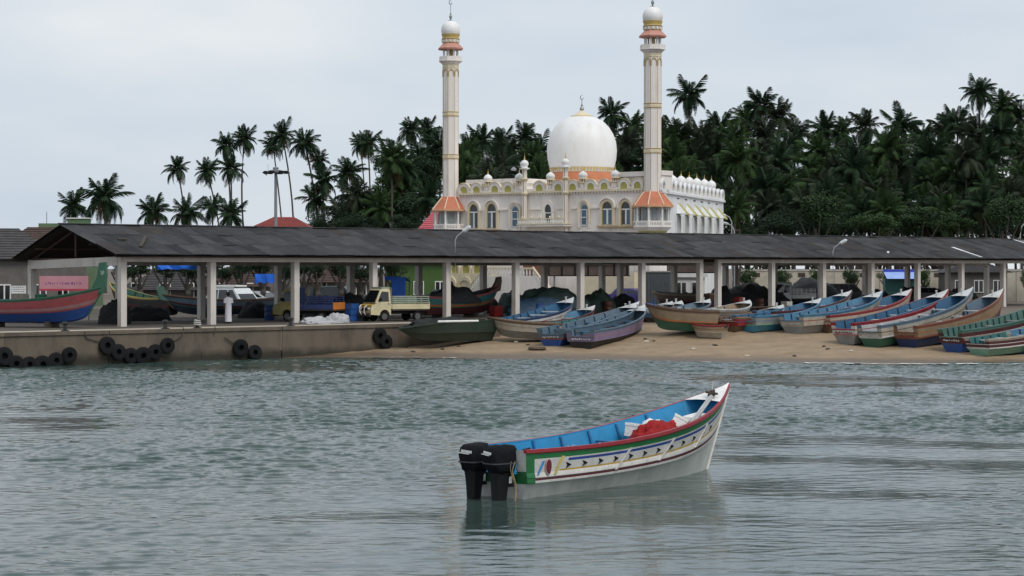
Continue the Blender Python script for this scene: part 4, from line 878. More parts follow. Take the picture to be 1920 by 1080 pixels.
# --- boats kept on the quay under the shed
def quayboat(lab, sx, sy, tx, ty, mats5, inn, L, B, prowm, h0, H0=1.0, rise=1.1, prow=1.2, pw=3, lift=.15, z=QZ, extra=None, **kw):
    Y = (ZC - z) * F / (sy - HY); base = P(sx, sy, Y); base.z = z + lift
    p = dict(L=L, B=B, sf=.55, H0=H0, rise=rise, pw=pw, rake=1.0, kr=.45, tr=.3, sr=.15)
    e = solve_pose(base, L, sheer_z(p, 1), tx, ty, R(h0), R(0))
    r = thing('fishing_boat', lab, 'boat', base, 0, 'boats stored on the quay'); r.rotation_euler = (0, 0, e[1])
    print('QBOAT', sx, 'Y', round(Y, 1), 'err', round(e[0], 1), 'hd', round(math.degrees(e[1])), [round(e[3]), round(e[4])], (tx, ty))
    make_boat(r, p, [pm(k) for k in mats5], [pm(inn), pm('black')], pm(mats5[3]), pm(inn), pm('brown'), prof=[(0, 0, 0), (.5, .05, 0), (.86, .40, 1), (.92, .46, 5), (.94, .56, 5), (.95, .58, 2), (.99, .9, 3), (1, 1, 3)], notch=1.0, foredeck=False, **kw)
    if prow:
        zt = sheer_z(p, 1); zk = zt - .65
        poly = [(L - 1.25, zt - .55), (L - .75, zt - .18), (L - .40, zt + prow * .45), (L - .30, zt + prow), (L + .08, zt + prow + .05), (L + .12, zt + prow * .5), (L + .06, zt - .05), (L - .02, zt - .35), (L - .5, zt - .45)]
        MB().ext(poly, -.09, .09).build('prow', pm(prowm), r)
    for xx in (L * .22, L * .62): MB().b2((xx - .12, -.5, -lift - .02), (xx + .12, .5, keel_z(p, xx / L) + .1)).build('chock', dkwood, r)
    return r, p
S1, p1 = quayboat('rose red boat with tall green prow and blue forefoot on the quay', -60, 612, 198, 538, ['royal', 'rose', 'rose', 'green', 'green', 'pink'], 'teal', 8.4, 1.8, 'green', 8, H0=1.15, rise=.80, prow=1.15, pw=3.2, lift=.22)
b = MB()
for u, v in ((0, 0), (.06, .05), (.0, .1), (.12, .0), (.16, .06), (.12, .12), (.06, -.06)): b.box((p1['L'] - .16 + u, -.098, sheer_z(p1, 1) + .62 + v), (.05, .01, .028))
b.build('painted_mark', white, S1)
quayboat('dark boat with yellow green rim behind the first shed post', 330, 596, 205, 540, ['black', 'maroon', 'black', 'yellow', 'yellow', 'maroon'], 'green', 8, 1.7, 'yellow', 170, rise=1.0, prow=.0)
quayboat('grey and teal boat with pale green prow between the first shed posts', 528, 593, 297, 562, ['dkblue', 'teal', 'slate', 'brown', 'brown', 'maroon'], 'black', 8.6, 1.7, 'grgreen', 172, H0=.9, rise=.45, prow=.42)
quayboat('green striped boat with black covered load behind the mini truck', 790, 596, 938, 548, ['maroon', 'green', 'teal', 'rose', 'rose', 'orange'], 'black', 7.4, 1.7, 'brown', 40, H0=1.05, rise=.75, prow=.5)
quayboat('long maroon boat lying under the shed behind the rusty tan boat', 1342, 585, 1222, 558, ['maroon', 'maroon', 'brown', 'tan', 'tan', 'maroon'], 'black', 9.0, 1.7, 'tan', 150, rise=.2, prow=0)
# ------------------------------------------------------------ trees
leafd = mat('palm_leaf', (.024, .048, .022), rough=.7, spec=.15, var=.35, scale=.8)
leafs = [leafd, mat('palm_leaf_fresh', (.042, .075, .026), rough=.7, spec=.15, var=.35, scale=.8), mat('palm_leaf_dull', (.040, .055, .032), rough=.7, spec=.15, var=.35, scale=.8)]
leafy = mat('palm_leaf_old', (.07, .055, .025), rough=.8, spec=.1, var=.3, scale=.8)
bark = mat('palm_bark', (.085, .075, .065), rough=.9, spec=.1, var=.25, scale=3, stretch=(1, 1, 4))
bleaf = [mat('broad_leaf_dark', (.022, .040, .020), rough=.7, spec=.15, var=.4, scale=.7), mat('broad_leaf_green', (.030, .056, .022), rough=.7, spec=.15, var=.35, scale=.7), mat('shrub_leaf', (.038, .070, .024), rough=.7, spec=.15, var=.35, scale=.7)]
def frond_geo(L, droop, seed, nl=30):
    q = random.Random(seed); V = []; Fc = []
    def c(t): return Vector((L * (t - droop * .22 * t ** 3), q0 * t * t * L, L * (.10 * t - droop * .62 * t ** 2.2)))
    q0 = q.uniform(-.06, .06)
    for i in range(6):         # rachis as a flat-sided rod
        t = i / 5; p = c(t); r = .045 * (1 - t * .85); V += [p + Vector((0, r, 0)), p + Vector((0, -r, 0)), p + Vector((0, 0, -r))]
    for i in range(5):
        for a, b in ((0, 1), (1, 2), (2, 0)): Fc.append((i * 3 + a, i * 3 + b, i * 3 + 3 + b, i * 3 + 3 + a))
    for k in range(nl):
        t = .10 + .9 * (k + q.random() * .5) / nl; p = c(t); tg = (c(min(1, t + .02)) - c(t - .02)).normalized()
        ll = L * .32 * math.sin(math.pi * (.14 + .80 * t)) ** .7 * q.uniform(.85, 1.1)
        for s in (1, -1):
            d = (Vector((0, s, 0)) * .80 + tg * (.45 + .5 * t) + Vector((0, 0, -.35 - q.uniform(0, .55)))).normalized(); w = tg * (.043 * L / 3 + .012)
            e = p + d * ll + Vector((0, 0, -.13 * ll)); m = p + d * ll * .55; o = len(V)
            V += [p - w * .6, p + w * .6, m + w, e, m - w]; Fc.append((o, o + 1, o + 2, o + 3, o + 4))
    return V, Fc
FG = [[frond_geo(3.0, d, i * 10 + j) for j in range(2)] for i, d in enumerate((.16, .55, 1.0, 1.4))]
def frond_mesh(k, j, m):
    me = bpy.data.meshes.new('frond'); V, Fc = FG[k][j]; me.from_pydata([tuple(v) for v in V], [], Fc); me.materials.append(m); return me
FM = [[frond_mesh(k, j, leafd) for j in range(2)] for k in range(4)]; FMO = frond_mesh(3, 0, leafy)
def frond_set(seed, n):
    q = random.Random(seed); res = []
    for i in range(n):
        t = i / (n - 1); el = R(80 - 122 * t ** .9 + q.uniform(-13, 13)); az = i * 2.39996 + q.uniform(-.45, .45); k = 0 if t < .22 else 1 if t < .55 else 2 if t < .85 else 3
        res.append((k, q.randrange(2), az, el, q.uniform(.72, 1.12) * (.8 if t < .12 else 1), q.uniform(-.5, .5)))
    return res
def fmat(az, el, s, roll): return Matrix.Rotation(az, 4, 'Z') @ Matrix.Rotation(-el, 4, 'Y') @ Matrix.Rotation(roll, 4, 'X') @ Matrix.Scale(s, 4)
def crown_mesh(seed, n=32):
    co = []; fc = []; mi = []; o = 0; q = random.Random(seed)
    for idx, (k, j, az, el, s, ro) in enumerate(frond_set(seed, n)):
        M_ = np.array(fmat(az, el, s, ro)); V, Fc = FG[k][j]; A = np.array([(*v, 1) for v in V]) @ M_.T; co.append(A[:, :3]); fc += [tuple(i + o for i in f) for f in Fc]; mi += [1 if k == 3 and q.random() < .5 else 0] * len(Fc); o += len(V)
    b = MB(); b.v = [Vector(p) for p in np.concatenate(co)]; b.f = [list(f) for f in fc]; b.m = mi
    for i in range(7): a = i * .9; b.ball((.22 * math.cos(a), .22 * math.sin(a), -.22), .13, 6, 2)
    return b.mesh('crown', [leafs[seed % 3], leafy, mat('coconut', (.12, .11, .03), rough=.6)])
CM = [crown_mesh(100 + i) for i in range(9)]
GZ0 = 1.55
def trunk(root, top, bend, r0=.17, r1=.10):
    n = 9; pts = []
    for i in range(n + 1):
        t = i / n; pts.append(Vector((top.x * t + bend * math.sin(math.pi * t) * 1.0, top.y * t, top.z * t)))
    MB().tube(pts, [r0 + (r1 - r0) * i / n + (.12 if i == 0 else 0) for i in range(n + 1)], 7).build('trunk', bark, root, smooth=60)
def palm(px, py, Rpx, foot_px=None, Rm=3.0, bend=0, label='', group=None, seed=1, split=True, Y=None, nf=29):
    Y = Y or Rm * F / Rpx; sc = (Rpx * Y / F) / (2.7 if split else 2.45); top = P(px, py, Y); fp = foot_px if foot_px is not None else px; bx = (fp - CX) * Y / F
    base = Vector((bx, Y, GZ0)); r = thing('coconut_palm', label, 'palm tree', base, 0, group); tl_ = top - base
    trunk(r, tl_, bend, .17 if Y < 300 else .2, .10 if Y < 300 else .13)
    if split:
        c = link('crown', None, r, tl_); c.scale = (sc,) * 3
        for k, j, az, el, s, ro in frond_set(seed, nf):
            o = link('frond', FM[k][j] if not (k == 3 and j) else FMO, c); o.matrix_local = fmat(az, el, s, ro)
        MB().ball((0, 0, -.1), .22, 8, sq=(1, 1, 1.6)).build('heart', bark, c)
    else:
        c = link('crown', CM[seed % 9], r, tl_, seed * 1.7); c.scale = (sc,) * 3
    return r
LP = [  # px, py of crown heart, crown radius in px, foot px, bend, label
 (137, 386, 34, 137, 0, 'low coconut palm behind the green rooftop tank'),
 (197, 372, 52, 197, 0, 'broad low coconut palm, widest of those left of the floodlight mast'),
 (287, 398, 38, 287, 0, 'low coconut palm rising just above the shed roof beside the broad one'),
 (333, 316, 30, 352, .6, 'slim leaning coconut palm, first tall one from the left'),
 (349, 398, 40, 349, 0, 'low coconut palm at the foot of the first tall slim palm'),
 (388, 320, 29, 418, .8, 'slim leaning coconut palm, second tall one from the left'),
 (424, 272, 31, 436, .3, 'tall coconut palm just under the highest crown of the left clump'),
 (458, 260, 32, 472, -1.0, 'coconut palm with the highest crown of the left clump and a curved trunk'),
 (433, 316, 32, 431, .2, 'coconut palm in the middle of the left clump, below the highest crown'),
 (398, 386, 30, 402, 0, 'low coconut palm under the leaning second tall palm'),
 (433, 402, 36, 433, 0, 'bushy low coconut palm at the foot of the left clump'),
 (529, 252, 31, 548, 1.0, 'tall coconut palm with bowed trunk right behind the floodlight mast'),
 (512, 273, 27, 536, .3, 'coconut palm whose crown hangs over the floodlight head'),
 (571, 266, 35, 600, .8, 'tall full coconut palm right of the floodlight mast'),
 (598, 300, 26, 612, .5, 'small coconut palm tucked under the full one right of the mast'),
 (606, 338, 36, 606, 0, 'coconut palm at the left end of the dark tree mass'),
 (592, 374, 36, 602, .3, 'low drooping coconut palm at the left end of the dark tree mass'),
 (690, 266, 30, 694, .3, 'tall coconut palm standing clear above the dark broadleaf trees'),
 (676, 272, 26, 690, .4, 'coconut palm twinned with the one clear above the broadleaf trees'),
 (651, 324, 38, 651, 0, 'coconut palm with spiky top at the shoulder of the dark tree mass'),
 (771, 244, 33, 771, 0, 'coconut palm at the crest of the trees left of the far minaret'),
 (802, 246, 30, 802, 0, 'coconut palm at the crest right beside the far minaret'),
 (1292, 180, 42, 1292, 0, 'tallest coconut palm just right of the near minaret'),
 (1146, 214, 36, 1146, 0, 'coconut palm showing between the dome and the near minaret'),
 (1836, 172, 38, 1836, 0, 'coconut palm with the highest crown near the right edge'),
 (905, 264, 36, 905, 0, 'coconut palm just right of the far minaret'),
 (986, 262, 36, 986, 0, 'coconut palm just left of the big dome'),
 (1425, 198, 40, 1425, 0, 'coconut palm topping the grove to the right of the mosque side domes'),
]
for i, (px, py, r_, fp, bd, lab) in enumerate(LP):
    palm(px, py, r_, fp, 3.0 if r_ < 45 else 3.3, bd, lab, 'palms against the sky', seed=i + 1, split=True)
GLAB = 'dark coconut palm crowded in the grove behind the mosque'
rs = random.Random(21)
sky_l = [(860, 262), (905, 262), (950, 285), (985, 262), (1030, 278), (1145, 222), (1185, 238), (1240, 250), (1290, 200), (1340, 252), (1425, 212), (1460, 222), (1500, 258), (1545, 246), (1575, 252), (1620, 238), (1690, 236), (1730, 262), (1770, 244), (1800, 236), (1835, 190), (1875, 206), (1910, 224), (1990, 214)]
def skyl(px):
    for (a, ya), (b, yb) in zip(sky_l, sky_l[1:]):
        if px <= b: return ya + (yb - ya) * max(0, (px - a) / (b - a))
    return sky_l[-1][1]
cnt = 0
for px, py, r_ in ((1185, 238, 36), (1240, 252, 36), (1350, 240, 36), (1400, 226, 34), (1460, 218, 40), (1545, 244, 34), (1578, 250, 34), (1622, 238, 36), (1690, 238, 38), (1725, 258, 34), (1770, 242, 34), (1795, 232, 36), (1880, 205, 38), (1915, 222, 38), (1955, 210, 40), (885, 282, 36), (955, 290, 36), (1012, 284, 34), (1320, 262, 38), (1490, 252, 36), (940, 268, 32)):
    palm(px, py, r_, px, 3.0, 0, GLAB, 'grove palms behind the mosque', seed=cnt, split=False); cnt += 1
for row in range(5):
    n = 27
    for i in range(n):
        px = 858 + (2010 - 858) * (i + rs.uniform(.1, .9)) / n
        top = skyl(px); f = (row + rs.uniform(.25, 1.0)) / 5; py = top + 22 + (430 - top - 22) * f * .92
        if px < 1230 and row > 2 and rs.random() < .6: continue
        palm(px, py, rs.uniform(36, 46), px, 3.0, rs.uniform(-.6, .6), GLAB, 'grove palms behind the mosque', seed=cnt, split=False, Y=rs.uniform(262, 300) - row * 13); cnt += 1
for px, py in ((716, 392), (640, 398), (760, 320), (742, 356), (815, 312), (786, 300), (700, 402), (668, 366), (805, 372), (735, 300), (770, 400), (825, 280)):
    palm(px, py, rs.uniform(34, 42), px, 3.0, 0, 'dark coconut palm in the tree mass left of the far minaret', 'palms left of the mosque', seed=cnt, split=False, Y=rs.uniform(230, 285)); cnt += 1
def leaf_crown(seed, m, n_cl=16, per=300):
    q = np.random.RandomState(seed); V = []; 
    for k in range(n_cl):
        d = q.normal(size=3); d /= np.linalg.norm(d); c = d * np.array([.68, .68, .60]) * q.uniform(.25, 1); r = q.uniform(.26, .42)
        dd = q.normal(size=(per, 3)); dd /= np.linalg.norm(dd, axis=1)[:, None]; p = c + dd * r * q.uniform(.55, 1.05, size=(per, 1)) * np.array([1, 1, .8])
        a = q.normal(size=(per, 3)); a /= np.linalg.norm(a, axis=1)[:, None]; b = np.cross(a, dd + .4 * q.normal(size=(per, 3))); b /= np.linalg.norm(b, axis=1)[:, None]
        s = q.uniform(.028, .055, size=(per, 1)); V.append(np.stack([p - a * s, p + b * s * .55, p + a * s, p - b * s * .55], 1))
    V = np.concatenate(V).reshape(-1, 3); me = bpy.data.meshes.new('crown'); n = len(V) // 4; me.from_pydata(V.tolist(), [], np.arange(4 * n).reshape(-1, 4).tolist()); me.materials.append(m); return me
LC = [leaf_crown(i, bleaf[(0, 0, 1, 2)[i % 4]]) for i in range(8)]
def broad(px, py, rx, rz_, Y, label, group, seed, name='broadleaf_tree'):
    c = P(px, py, Y); k = Y / F; base = Vector((c.x, Y, GZ0)); r = thing(name, label, 'shrub' if name == 'shrub' else 'tree', base, 0, group); h = c.z - GZ0
    b = MB(); b.tube([(0, 0, -.1), (.1, 0, h * .45), (0, .1, h * .8)], [.28, .2, .1], 7)
    for a in range(4): b.tube([(.08, 0, h * .5), (.6 * rx * k * math.cos(a * 1.6), .6 * rx * k * math.sin(a * 1.6), h * .95)], [.12, .04], 5)
    b.build('trunk', bark, r); o = link('crown', LC[seed % 8], r, (0, 0, h), seed * .9); o.scale = (rx * k, rx * k, rz_ * k); return r
BT = [(735, 335, 62, 52, 265, 0, 'large dark broadleaf tree left of the far minaret'), (790, 335, 55, 60, 270, 1, 'dark broadleaf tree right beside the far minaret'), (700, 385, 60, 45, 250, 4, 'low dark broadleaf tree above the shed roof'), (770, 395, 60, 45, 248, 5, 'low broadleaf tree next to the pink roof'), (650, 400, 40, 35, 262, 8, 'small broadleaf tree at the left end of the dark mass'), (725, 300, 40, 30, 280, 9, 'rounded top of a broadleaf tree at the crest left of the minaret'),
      (1530, 395, 62, 50, 212, 2, 'rounded green broadleaf tree low in the middle of the grove'), (1640, 420, 60, 30, 205, 3, 'light green shrub clump above the shed roof'), (1720, 412, 70, 38, 208, 6, 'leafy green shrub right of the light green clump'), (1790, 415, 50, 30, 210, 7, 'bushy shrub near the bare palm trunk'), (1880, 400, 60, 48, 206, 2, 'grey green broadleaf bush near the right edge'), (1450, 425, 60, 26, 215, 0, 'dark shrub beside the mosque lamps'), (1950, 410, 55, 50, 207, 1, 'dark bush cut off by the right edge')]
for a in BT: broad(a[0], a[1], a[2], a[3], a[4], a[6], None, a[5], 'shrub' if 'shrub' in a[6] or 'bush ' in a[6] else 'broadleaf_tree')
for i in range(16):
    px = 1395 + i * 41 + rs.uniform(-12, 12); broad(px, rs.uniform(330, 420), rs.uniform(45, 62), rs.uniform(45, 60), rs.uniform(285, 310), 'dark broadleaf tree filling the depth of the grove', 'undergrowth trees in the grove', 8 * i + i % 2)
for i in range(6):
    broad(875 + i * 60, rs.uniform(320, 400), 50, 55, 300, 'dark broadleaf tree hidden behind the mosque roof', 'trees behind the mosque', 8 * i + i % 2)
for i in range(15):
    px = 1385 + i * 41 + rs.uniform(-12, 12); broad(px, rs.uniform(415, 440), rs.uniform(42, 58), rs.uniform(30, 42), rs.uniform(222, 238), 'dark shrub closing the foot of the grove', 'shrubs at the foot of the grove', 8 * i + (0, 1, 4, 5, 2)[i % 5], 'shrub')
for i in range(9):
    px = 600 + i * 30 + rs.uniform(-8, 8); broad(px, rs.uniform(418, 436), rs.uniform(34, 44), rs.uniform(26, 34), rs.uniform(236, 250), 'dark shrub at the foot of the trees left of the far minaret', 'shrubs left of the mosque', 8 * i + (0, 1, 4, 5)[i % 4], 'shrub')
# ------------------------------------------------------------ vehicles
def wheel(root, x, y, r, w=.18):
    s = 1 if y > 0 else -1; q = Matrix.Translation((x, y, r)) @ Matrix.Rotation(R(-90) * s, 4, 'X')
    o = MB(q).lathe([(r * .62, -w * .5), (r * .93, -w * .5), (r, -w * .3), (r, w * .3), (r * .93, w * .5), (r * .62, w * .5), (r * .62, -w * .5)], 20).build('wheel', rubber, root, smooth=40)
    MB(q).lathe([(.01, w * .36), (r * .2, w * .42), (r * .5, w * .34), (r * .62, w * .45)], 16).build('rim', mat('wheel_rim', (.10, .10, .09), rough=.6, var=.2), o)
def arc_cut(x, r, z0, n=7): return [(x - r * math.cos(math.pi * i / (n - 1)), z0 + r * math.sin(math.pi * i / (n - 1))) for i in range(n)]
def vehicle(name, lab, cat, pos, rz, bodym, lower, cabin, W_, wheels, wr, panes=(), taper=.12, group=None, lights=True, L=4):
    r = thing(name, lab, cat, pos, rz, group)
    b = MB(); b.ext(lower, -W_ / 2, W_ / 2); b.build('body', bodym, r)
    if cabin:
        n = len(cabin); zl = min(z for _, z in cabin); zh = max(z for _, z in cabin); b = MB()
        def yy(z): return W_ / 2 - .02 - taper * (z - zl) / (zh - zl)
        vs_ = [(x, -yy(z), z) for x, z in cabin] + [(x, yy(z), z) for x, z in cabin]
        b.add(vs_, [list(range(n)), list(range(n, 2 * n))[::-1]] + [(j, n + j, n + (j + 1) % n, (j + 1) % n) for j in range(n)]); b.build('cabin', bodym, r)
        for poly in panes:
            for s in (-1, 1): MB().add([(x, s * (yy(z) + .012), z) for x, z in poly], [list(range(len(poly)))[::s]]).build('side_window', glassd, r)
    for x in wheels:
        for s in (-1, 1): wheel(r, x, s * (W_ / 2 - .10), wr)
    return r
def screen(r, a, b_, w0, w1, name='windscreen', m=None):
    MB().add([(a[0], -w0, a[1]), (a[0], w0, a[1]), (b_[0], w1, b_[1]), (b_[0], -w1, b_[1])], [(0, 1, 2, 3)]).build(name, m or glassd, r)
SA = math.atan2(SY, SX)
tcream = paint('truck_cream', (.60, .52, .32), damt=.3); tyel = paint('truck_yellow', (.55, .36, .06)); trail = paint('rail_grey_green', (.30, .34, .27))
def minitruck(lab, pos, rz, cabm, bedm, nose, railm, panel=None):
    L = 3.8; W_ = 1.5; r = thing('mini_truck', lab, 'truck', pos, rz, 'vehicles on the quay')
    low = [(1.9, .38), (1.9, .72), (1.86, .92), (1.52, 1.02), (.72, 1.02), (.66, .4)] + arc_cut(1.02, .33, .36)[::-1][::-1]
    low = [(.62, .36), (.62, 1.05), (1.50, 1.05), (1.86, .93), (1.92, .70), (1.92, .40), (1.36, .36)] + [(1.02 + .33 * math.cos(math.pi * i / 6), .36 + .33 * math.sin(math.pi * i / 6)) for i in range(7)]
    MB().ext(low, -W_ / 2, W_ / 2).build('cab', cabm, r)
    cabp = [(.62, 1.05), (.62, 1.80), (.70, 1.86), (1.18, 1.86), (1.26, 1.82), (1.62, 1.05)]
    n = 6; zz = lambda z: W_ / 2 - .015 - .10 * (z - 1.05) / .8
    MB().add([(x, -zz(z), z) for x, z in cabp] + [(x, zz(z), z) for x, z in cabp], [list(range(n)), list(range(n, 2 * n))[::-1]] + [(j, n + j, n + (j + 1) % n, (j + 1) % n) for j in range(n)]).build('cab_top', cabm, r)
    for s in (-1, 1):
        MB().add([(x, s * (zz(z) + .012), z) for x, z in ((.74, 1.14), (.74, 1.70), (1.16, 1.72), (1.24, 1.62), (1.46, 1.14))], [list(range(5))[::s]]).build('door_window', glassd, r)
        MB().b2((.70, s * (W_ / 2 + .004) - .006, .99), (.84, s * (W_ / 2 + .004) + .006, 1.03)).build('door_handle', black, r)
        MB().lathe([(.11, 0), (.1, .03), (.02, .05)], 12).build('headlight', white, r, (1.915, s * .52, .72)); r.children[-1].rotation_euler = (0, R(90), 0)
        MB().b2((1.3, s * .86 - .08, 1.18), (1.36, s * .86 + .08, 1.36)).build('mirror', black, r)
    screen(r, (1.64, 1.10), (1.29, 1.78), .66, .60)
    MB().add([(1.925, -.72, .52), (1.925, .72, .52), (1.875, .72, .93), (1.875, -.72, .93)], [(0, 1, 2, 3)]).build('nose_panel', nose, r)
    MB().add([(1.535, -.72, 1.045), (1.535, .72, 1.045), (1.868, .72, .94), (1.868, -.72, .94)], [(0, 1, 2, 3)]).build('bonnet', nose, r)
    MB().b2((1.94, -.35, .62), (1.95, .35, .78)).build('grille', black, r)
    MB().b2((1.925, -.74, .30), (2.02, .74, .48)).build('bumper', dkwood, r)
    for s in (-1, 1): MB().tube([(1.98, s * .25, .35), (2.1, s * .25, .55), (2.1, s * .3, .82), (1.96, s * .36, .95)], .035, 6).build('bull_bar', white, r)
    MB().b2((-1.9, -.78, .62), (.56, .78, .70)).build('bed_floor', dkwood, r)
    for s in (-1, 1):
        MB().b2((-1.9, s * .78 - .02, .702), (.55, s * .78 + .02, .98)).build('bed_side', bedm, r)
        for k, z in enumerate((1.06, 1.17, 1.28, 1.39)): MB().b2((-1.88, s * .785 - .015, z), (.54, s * .785 + .015, z + .05)).build('side_rail', railm, r)
        for k in range(6): MB().b2((-1.88 + k * .475, s * .75 - .02, .98), (-1.83 + k * .475, s * .75 + .02, 1.44)).build('rail_post', railm, r)
    MB().b2((-1.93, -.78, .70), (-1.905, .78, 1.1)).build('tailgate', panel or bedm, r)
    MB().b2((.575, -.72, 1.0), (.60, .72, 1.95)).build('headboard', railm, r)
    MB().b2((.62, -.6, 1.865), (1.15, .6, 1.97)).build('roof_rack', trail, r)
    MB().b2((-1.8, -.35, .42), (.6, .35, .60)).build('chassis', black, r)
    for x in (1.02, -1.15):
        for s in (-1, 1): wheel(r, x, s * .66, .29, .16)
    return r
def qpos(px, py, z=None):
    z = QZ if z is None else z; Y = (ZC - z) * F / (py - HY); p = P(px, py, Y); return Vector((p.x, p.y, z - .012))
minitruck('cream mini truck with yellow nose and white bull bar parked under the shed', qpos(738, 602) + Vector((0, .6, 0)), R(212), tcream, tcream, tyel, trail)
minitruck('olive mini truck with orange panelled tailgate next to the third shed post', qpos(575, 603) + Vector((0, 1.2, 0)), R(160), paint('truck_olive', (.34, .28, .10)), paint('truck_blue_bed', (.03, .05, .16)), tyel, paint('rail_blue', (.03, .05, .16)), paint('tail_orange', (.6, .2, .03)))
minitruck('white pickup with railed bed behind the row of blue boats', P(1483, 583, 160) * 1.0, R(215), white, white, white, white)
bpy.data.objects[[o.name for o in bpy.data.objects if o.name.startswith('mini_truck')][-1]].location.z = gz(0, 200) + .02
SUVL = [(-2.1, .35), (-2.12, 1.0), (2.0, 1.02), (2.12, .8), (2.12, .35), (1.7, .32)] + [(1.3 + .40 * math.cos(math.pi * i / 6), .34 + .40 * math.sin(math.pi * i / 6)) for i in range(7)] + [(-.95 + 0, .3)] + [(-1.3 + .40 * math.cos(math.pi * i / 6), .34 + .40 * math.sin(math.pi * i / 6)) for i in range(7)]
def suv(lab, pos, rz, m, rack=True, sc=1.0, name='parked_car', low=False):
    h = 1.75 if not low else 1.45
    cab = [(-2.08, 1.0), (-1.95, h), (.35, h), (1.05, 1.0)] if not low else [(-1.75, .98), (-1.25, h), (.15, h), (1.05, 1.0)]
    pn = [[(-1.85, 1.08), (-1.78, h - .12), (-1.05, h - .1), (-1.05, 1.08)], [(-.95, 1.08), (-.95, h - .1), (-.2, h - .1), (-.2, 1.08)], [(-.1, 1.08), (-.1, h - .1), (.28, h - .1), (.78, 1.08)]] if not low else [[(-1.5, 1.06), (-1.15, h - .1), (-.45, h - .08), (-.45, 1.06)], [(-.35, 1.06), (-.35, h - .08), (.1, h - .1), (.78, 1.06)]]
    r = vehicle(name, lab, 'car', pos, rz, m, SUVL, cab, 1.7, (1.3, -1.3), .34, pn, group='vehicles on the quay')
    screen(r, (1.0, 1.06), (.42, h - .08), .72, .66); screen(r, (-2.10, 1.1), (-1.99, h - .12), .7, .64, 'rear_window') if not low else screen(r, (-1.72, 1.06), (-1.3, h - .08), .7, .62, 'rear_window')
    MB().add([(1.06, -.74, 1.035), (1.06, .74, 1.035), (2.0, .74, 1.035), (2.0, -.74, 1.035)], [(0, 1, 2, 3)]).build('bonnet', m, r)
    for s in (-1, 1):
        MB().b2((2.10, s * .6 - .14, .72), (2.14, s * .6 + .14, .88)).build('headlight', white, r); MB().b2((-2.14, s * .66 - .09, .7), (-2.11, s * .66 + .09, .95)).build('tail_lamp', mat('lamp_red', (.4, .02, .02), rough=.3), r)
        if rack: MB().b2((-1.8, s * .55 - .02, h + .05), (.2, s * .55 + .02, h + .10)).build('roof_rail', white, r)
    if rack: MB().b2((-1.9, -.5, h + .11), (.3, .5, h + .2)).build('roof_box', white, r)
    MB().b2((2.12, -.8, .38), (2.18, .8, .58)).build('bumper', black, r); return r
suv('white off-road car with roof carrier parked under the shed', P(446, 590, 133) * 1 + Vector((0, 0, 0)), R(-38), paint('car_white', (.66, .68, .68), damt=.1, rough=.25)).location.z = QZ
suv('purple car parked behind the shed near the tarpaulin', P(1190, 575, 163), R(-30), paint('car_purple', (.07, .05, .22), damt=.1, rough=.25), False, low=True).location.z = 1.6
suv('black car with bright window edge parked behind the shed', P(1236, 575, 165), R(35), paint('car_black', (.02, .02, .024), damt=.1, rough=.25), False, low=True).location.z = 1.6
suv('white car half hidden behind the off-road car', P(488, 575, 142), R(-30), paint('car_white2', (.6, .62, .62), damt=.1, rough=.25), False, low=True).location.z = QZ
suv('dark green van with pale roof edge behind the olive mini truck', P(640, 580, 146), R(-10), paint('car_dkgreen', (.03, .05, .05), damt=.1, rough=.3), False).location.z = QZ
suv('black off-road car standing behind the blue boats', P(1590, 575, 172), R(8), paint('car_black2', (.016, .018, .02), damt=.1, rough=.25), False).location.z = 1.6
suv('dark parked car in front of the cream boundary wall', P(1745, 575, 170), R(5), paint('car_dk', (.03, .03, .03), damt=.1, rough=.3), False, low=True).location.z = 1.6
# ------------------------------------------------------------ covered boats and piles under the shed
tarp = mat('green_tarpaulin', (.045, .075, .06), rough=.7, var=.25, scale=1, bump=.5, bscale=3); tarpd = mat('black_tarpaulin', (.02, .022, .022), rough=.7, var=.3, bump=.5, bscale=3); tblue = mat('blue_tarpaulin', (.02, .17, .80), rough=.5, var=.2, scale=1.2, bump=.4, bscale=4); tnavy = mat('navy_tarpaulin', (.02, .05, .09), rough=.7, var=.2, bump=.4, bscale=3)
def pile(lab, cat, name, px, py, Y, rx, ry, h, m, seed, z=1.6):
    p = P(px, py, Y); o = heap(name, lab, cat, (p.x, p.y, z), rx, ry, h, m, seed, n=28, rough_=.18); o.rotation_euler = (0, 0, SA); return o
pile('long boat hull wrapped in dark green tarpaulin under the shed', 'tarpaulin', 'tarpaulin', 1030, 590, 134, 3.6, 1.3, 1.75, tarp, 3)
pile('navy tarpaulin skirt below the green wrapped hull', 'tarpaulin', 'tarpaulin', 1015, 595, 131.5, 2.9, 1.2, 1.15, tnavy, 5)
pile('rounded green tarpaulin hump beside a shed post', 'tarpaulin', 'tarpaulin', 1122, 585, 140, 1.35, 1.0, 1.55, tarp, 8)
pile('black covered load on the green striped boat', 'tarpaulin', 'tarpaulin', 852, 560, 129, 2.2, .6, 1.0, tarpd, 9, 2.5)
pile('low black tarpaulin heap behind the rusty tan boat', 'tarpaulin', 'tarpaulin', 1405, 580, 158, 2.6, 1.5, 1.9, tarpd, 10)
pile('wide black tarpaulin heap behind the white pickup', 'tarpaulin', 'tarpaulin', 1520, 580, 166, 3.6, 1.5, 2.1, tarpd, 12)
pile('dark heap of nets beside the olive mini truck', 'net', 'net_pile', 655, 600, 124, 1.6, 1.1, 1.5, netk, 14)
pile('dark heap of nets left of the first shed post', 'net', 'net_pile', 215, 600, 114, .9, .9, 1.3, netk, 15)
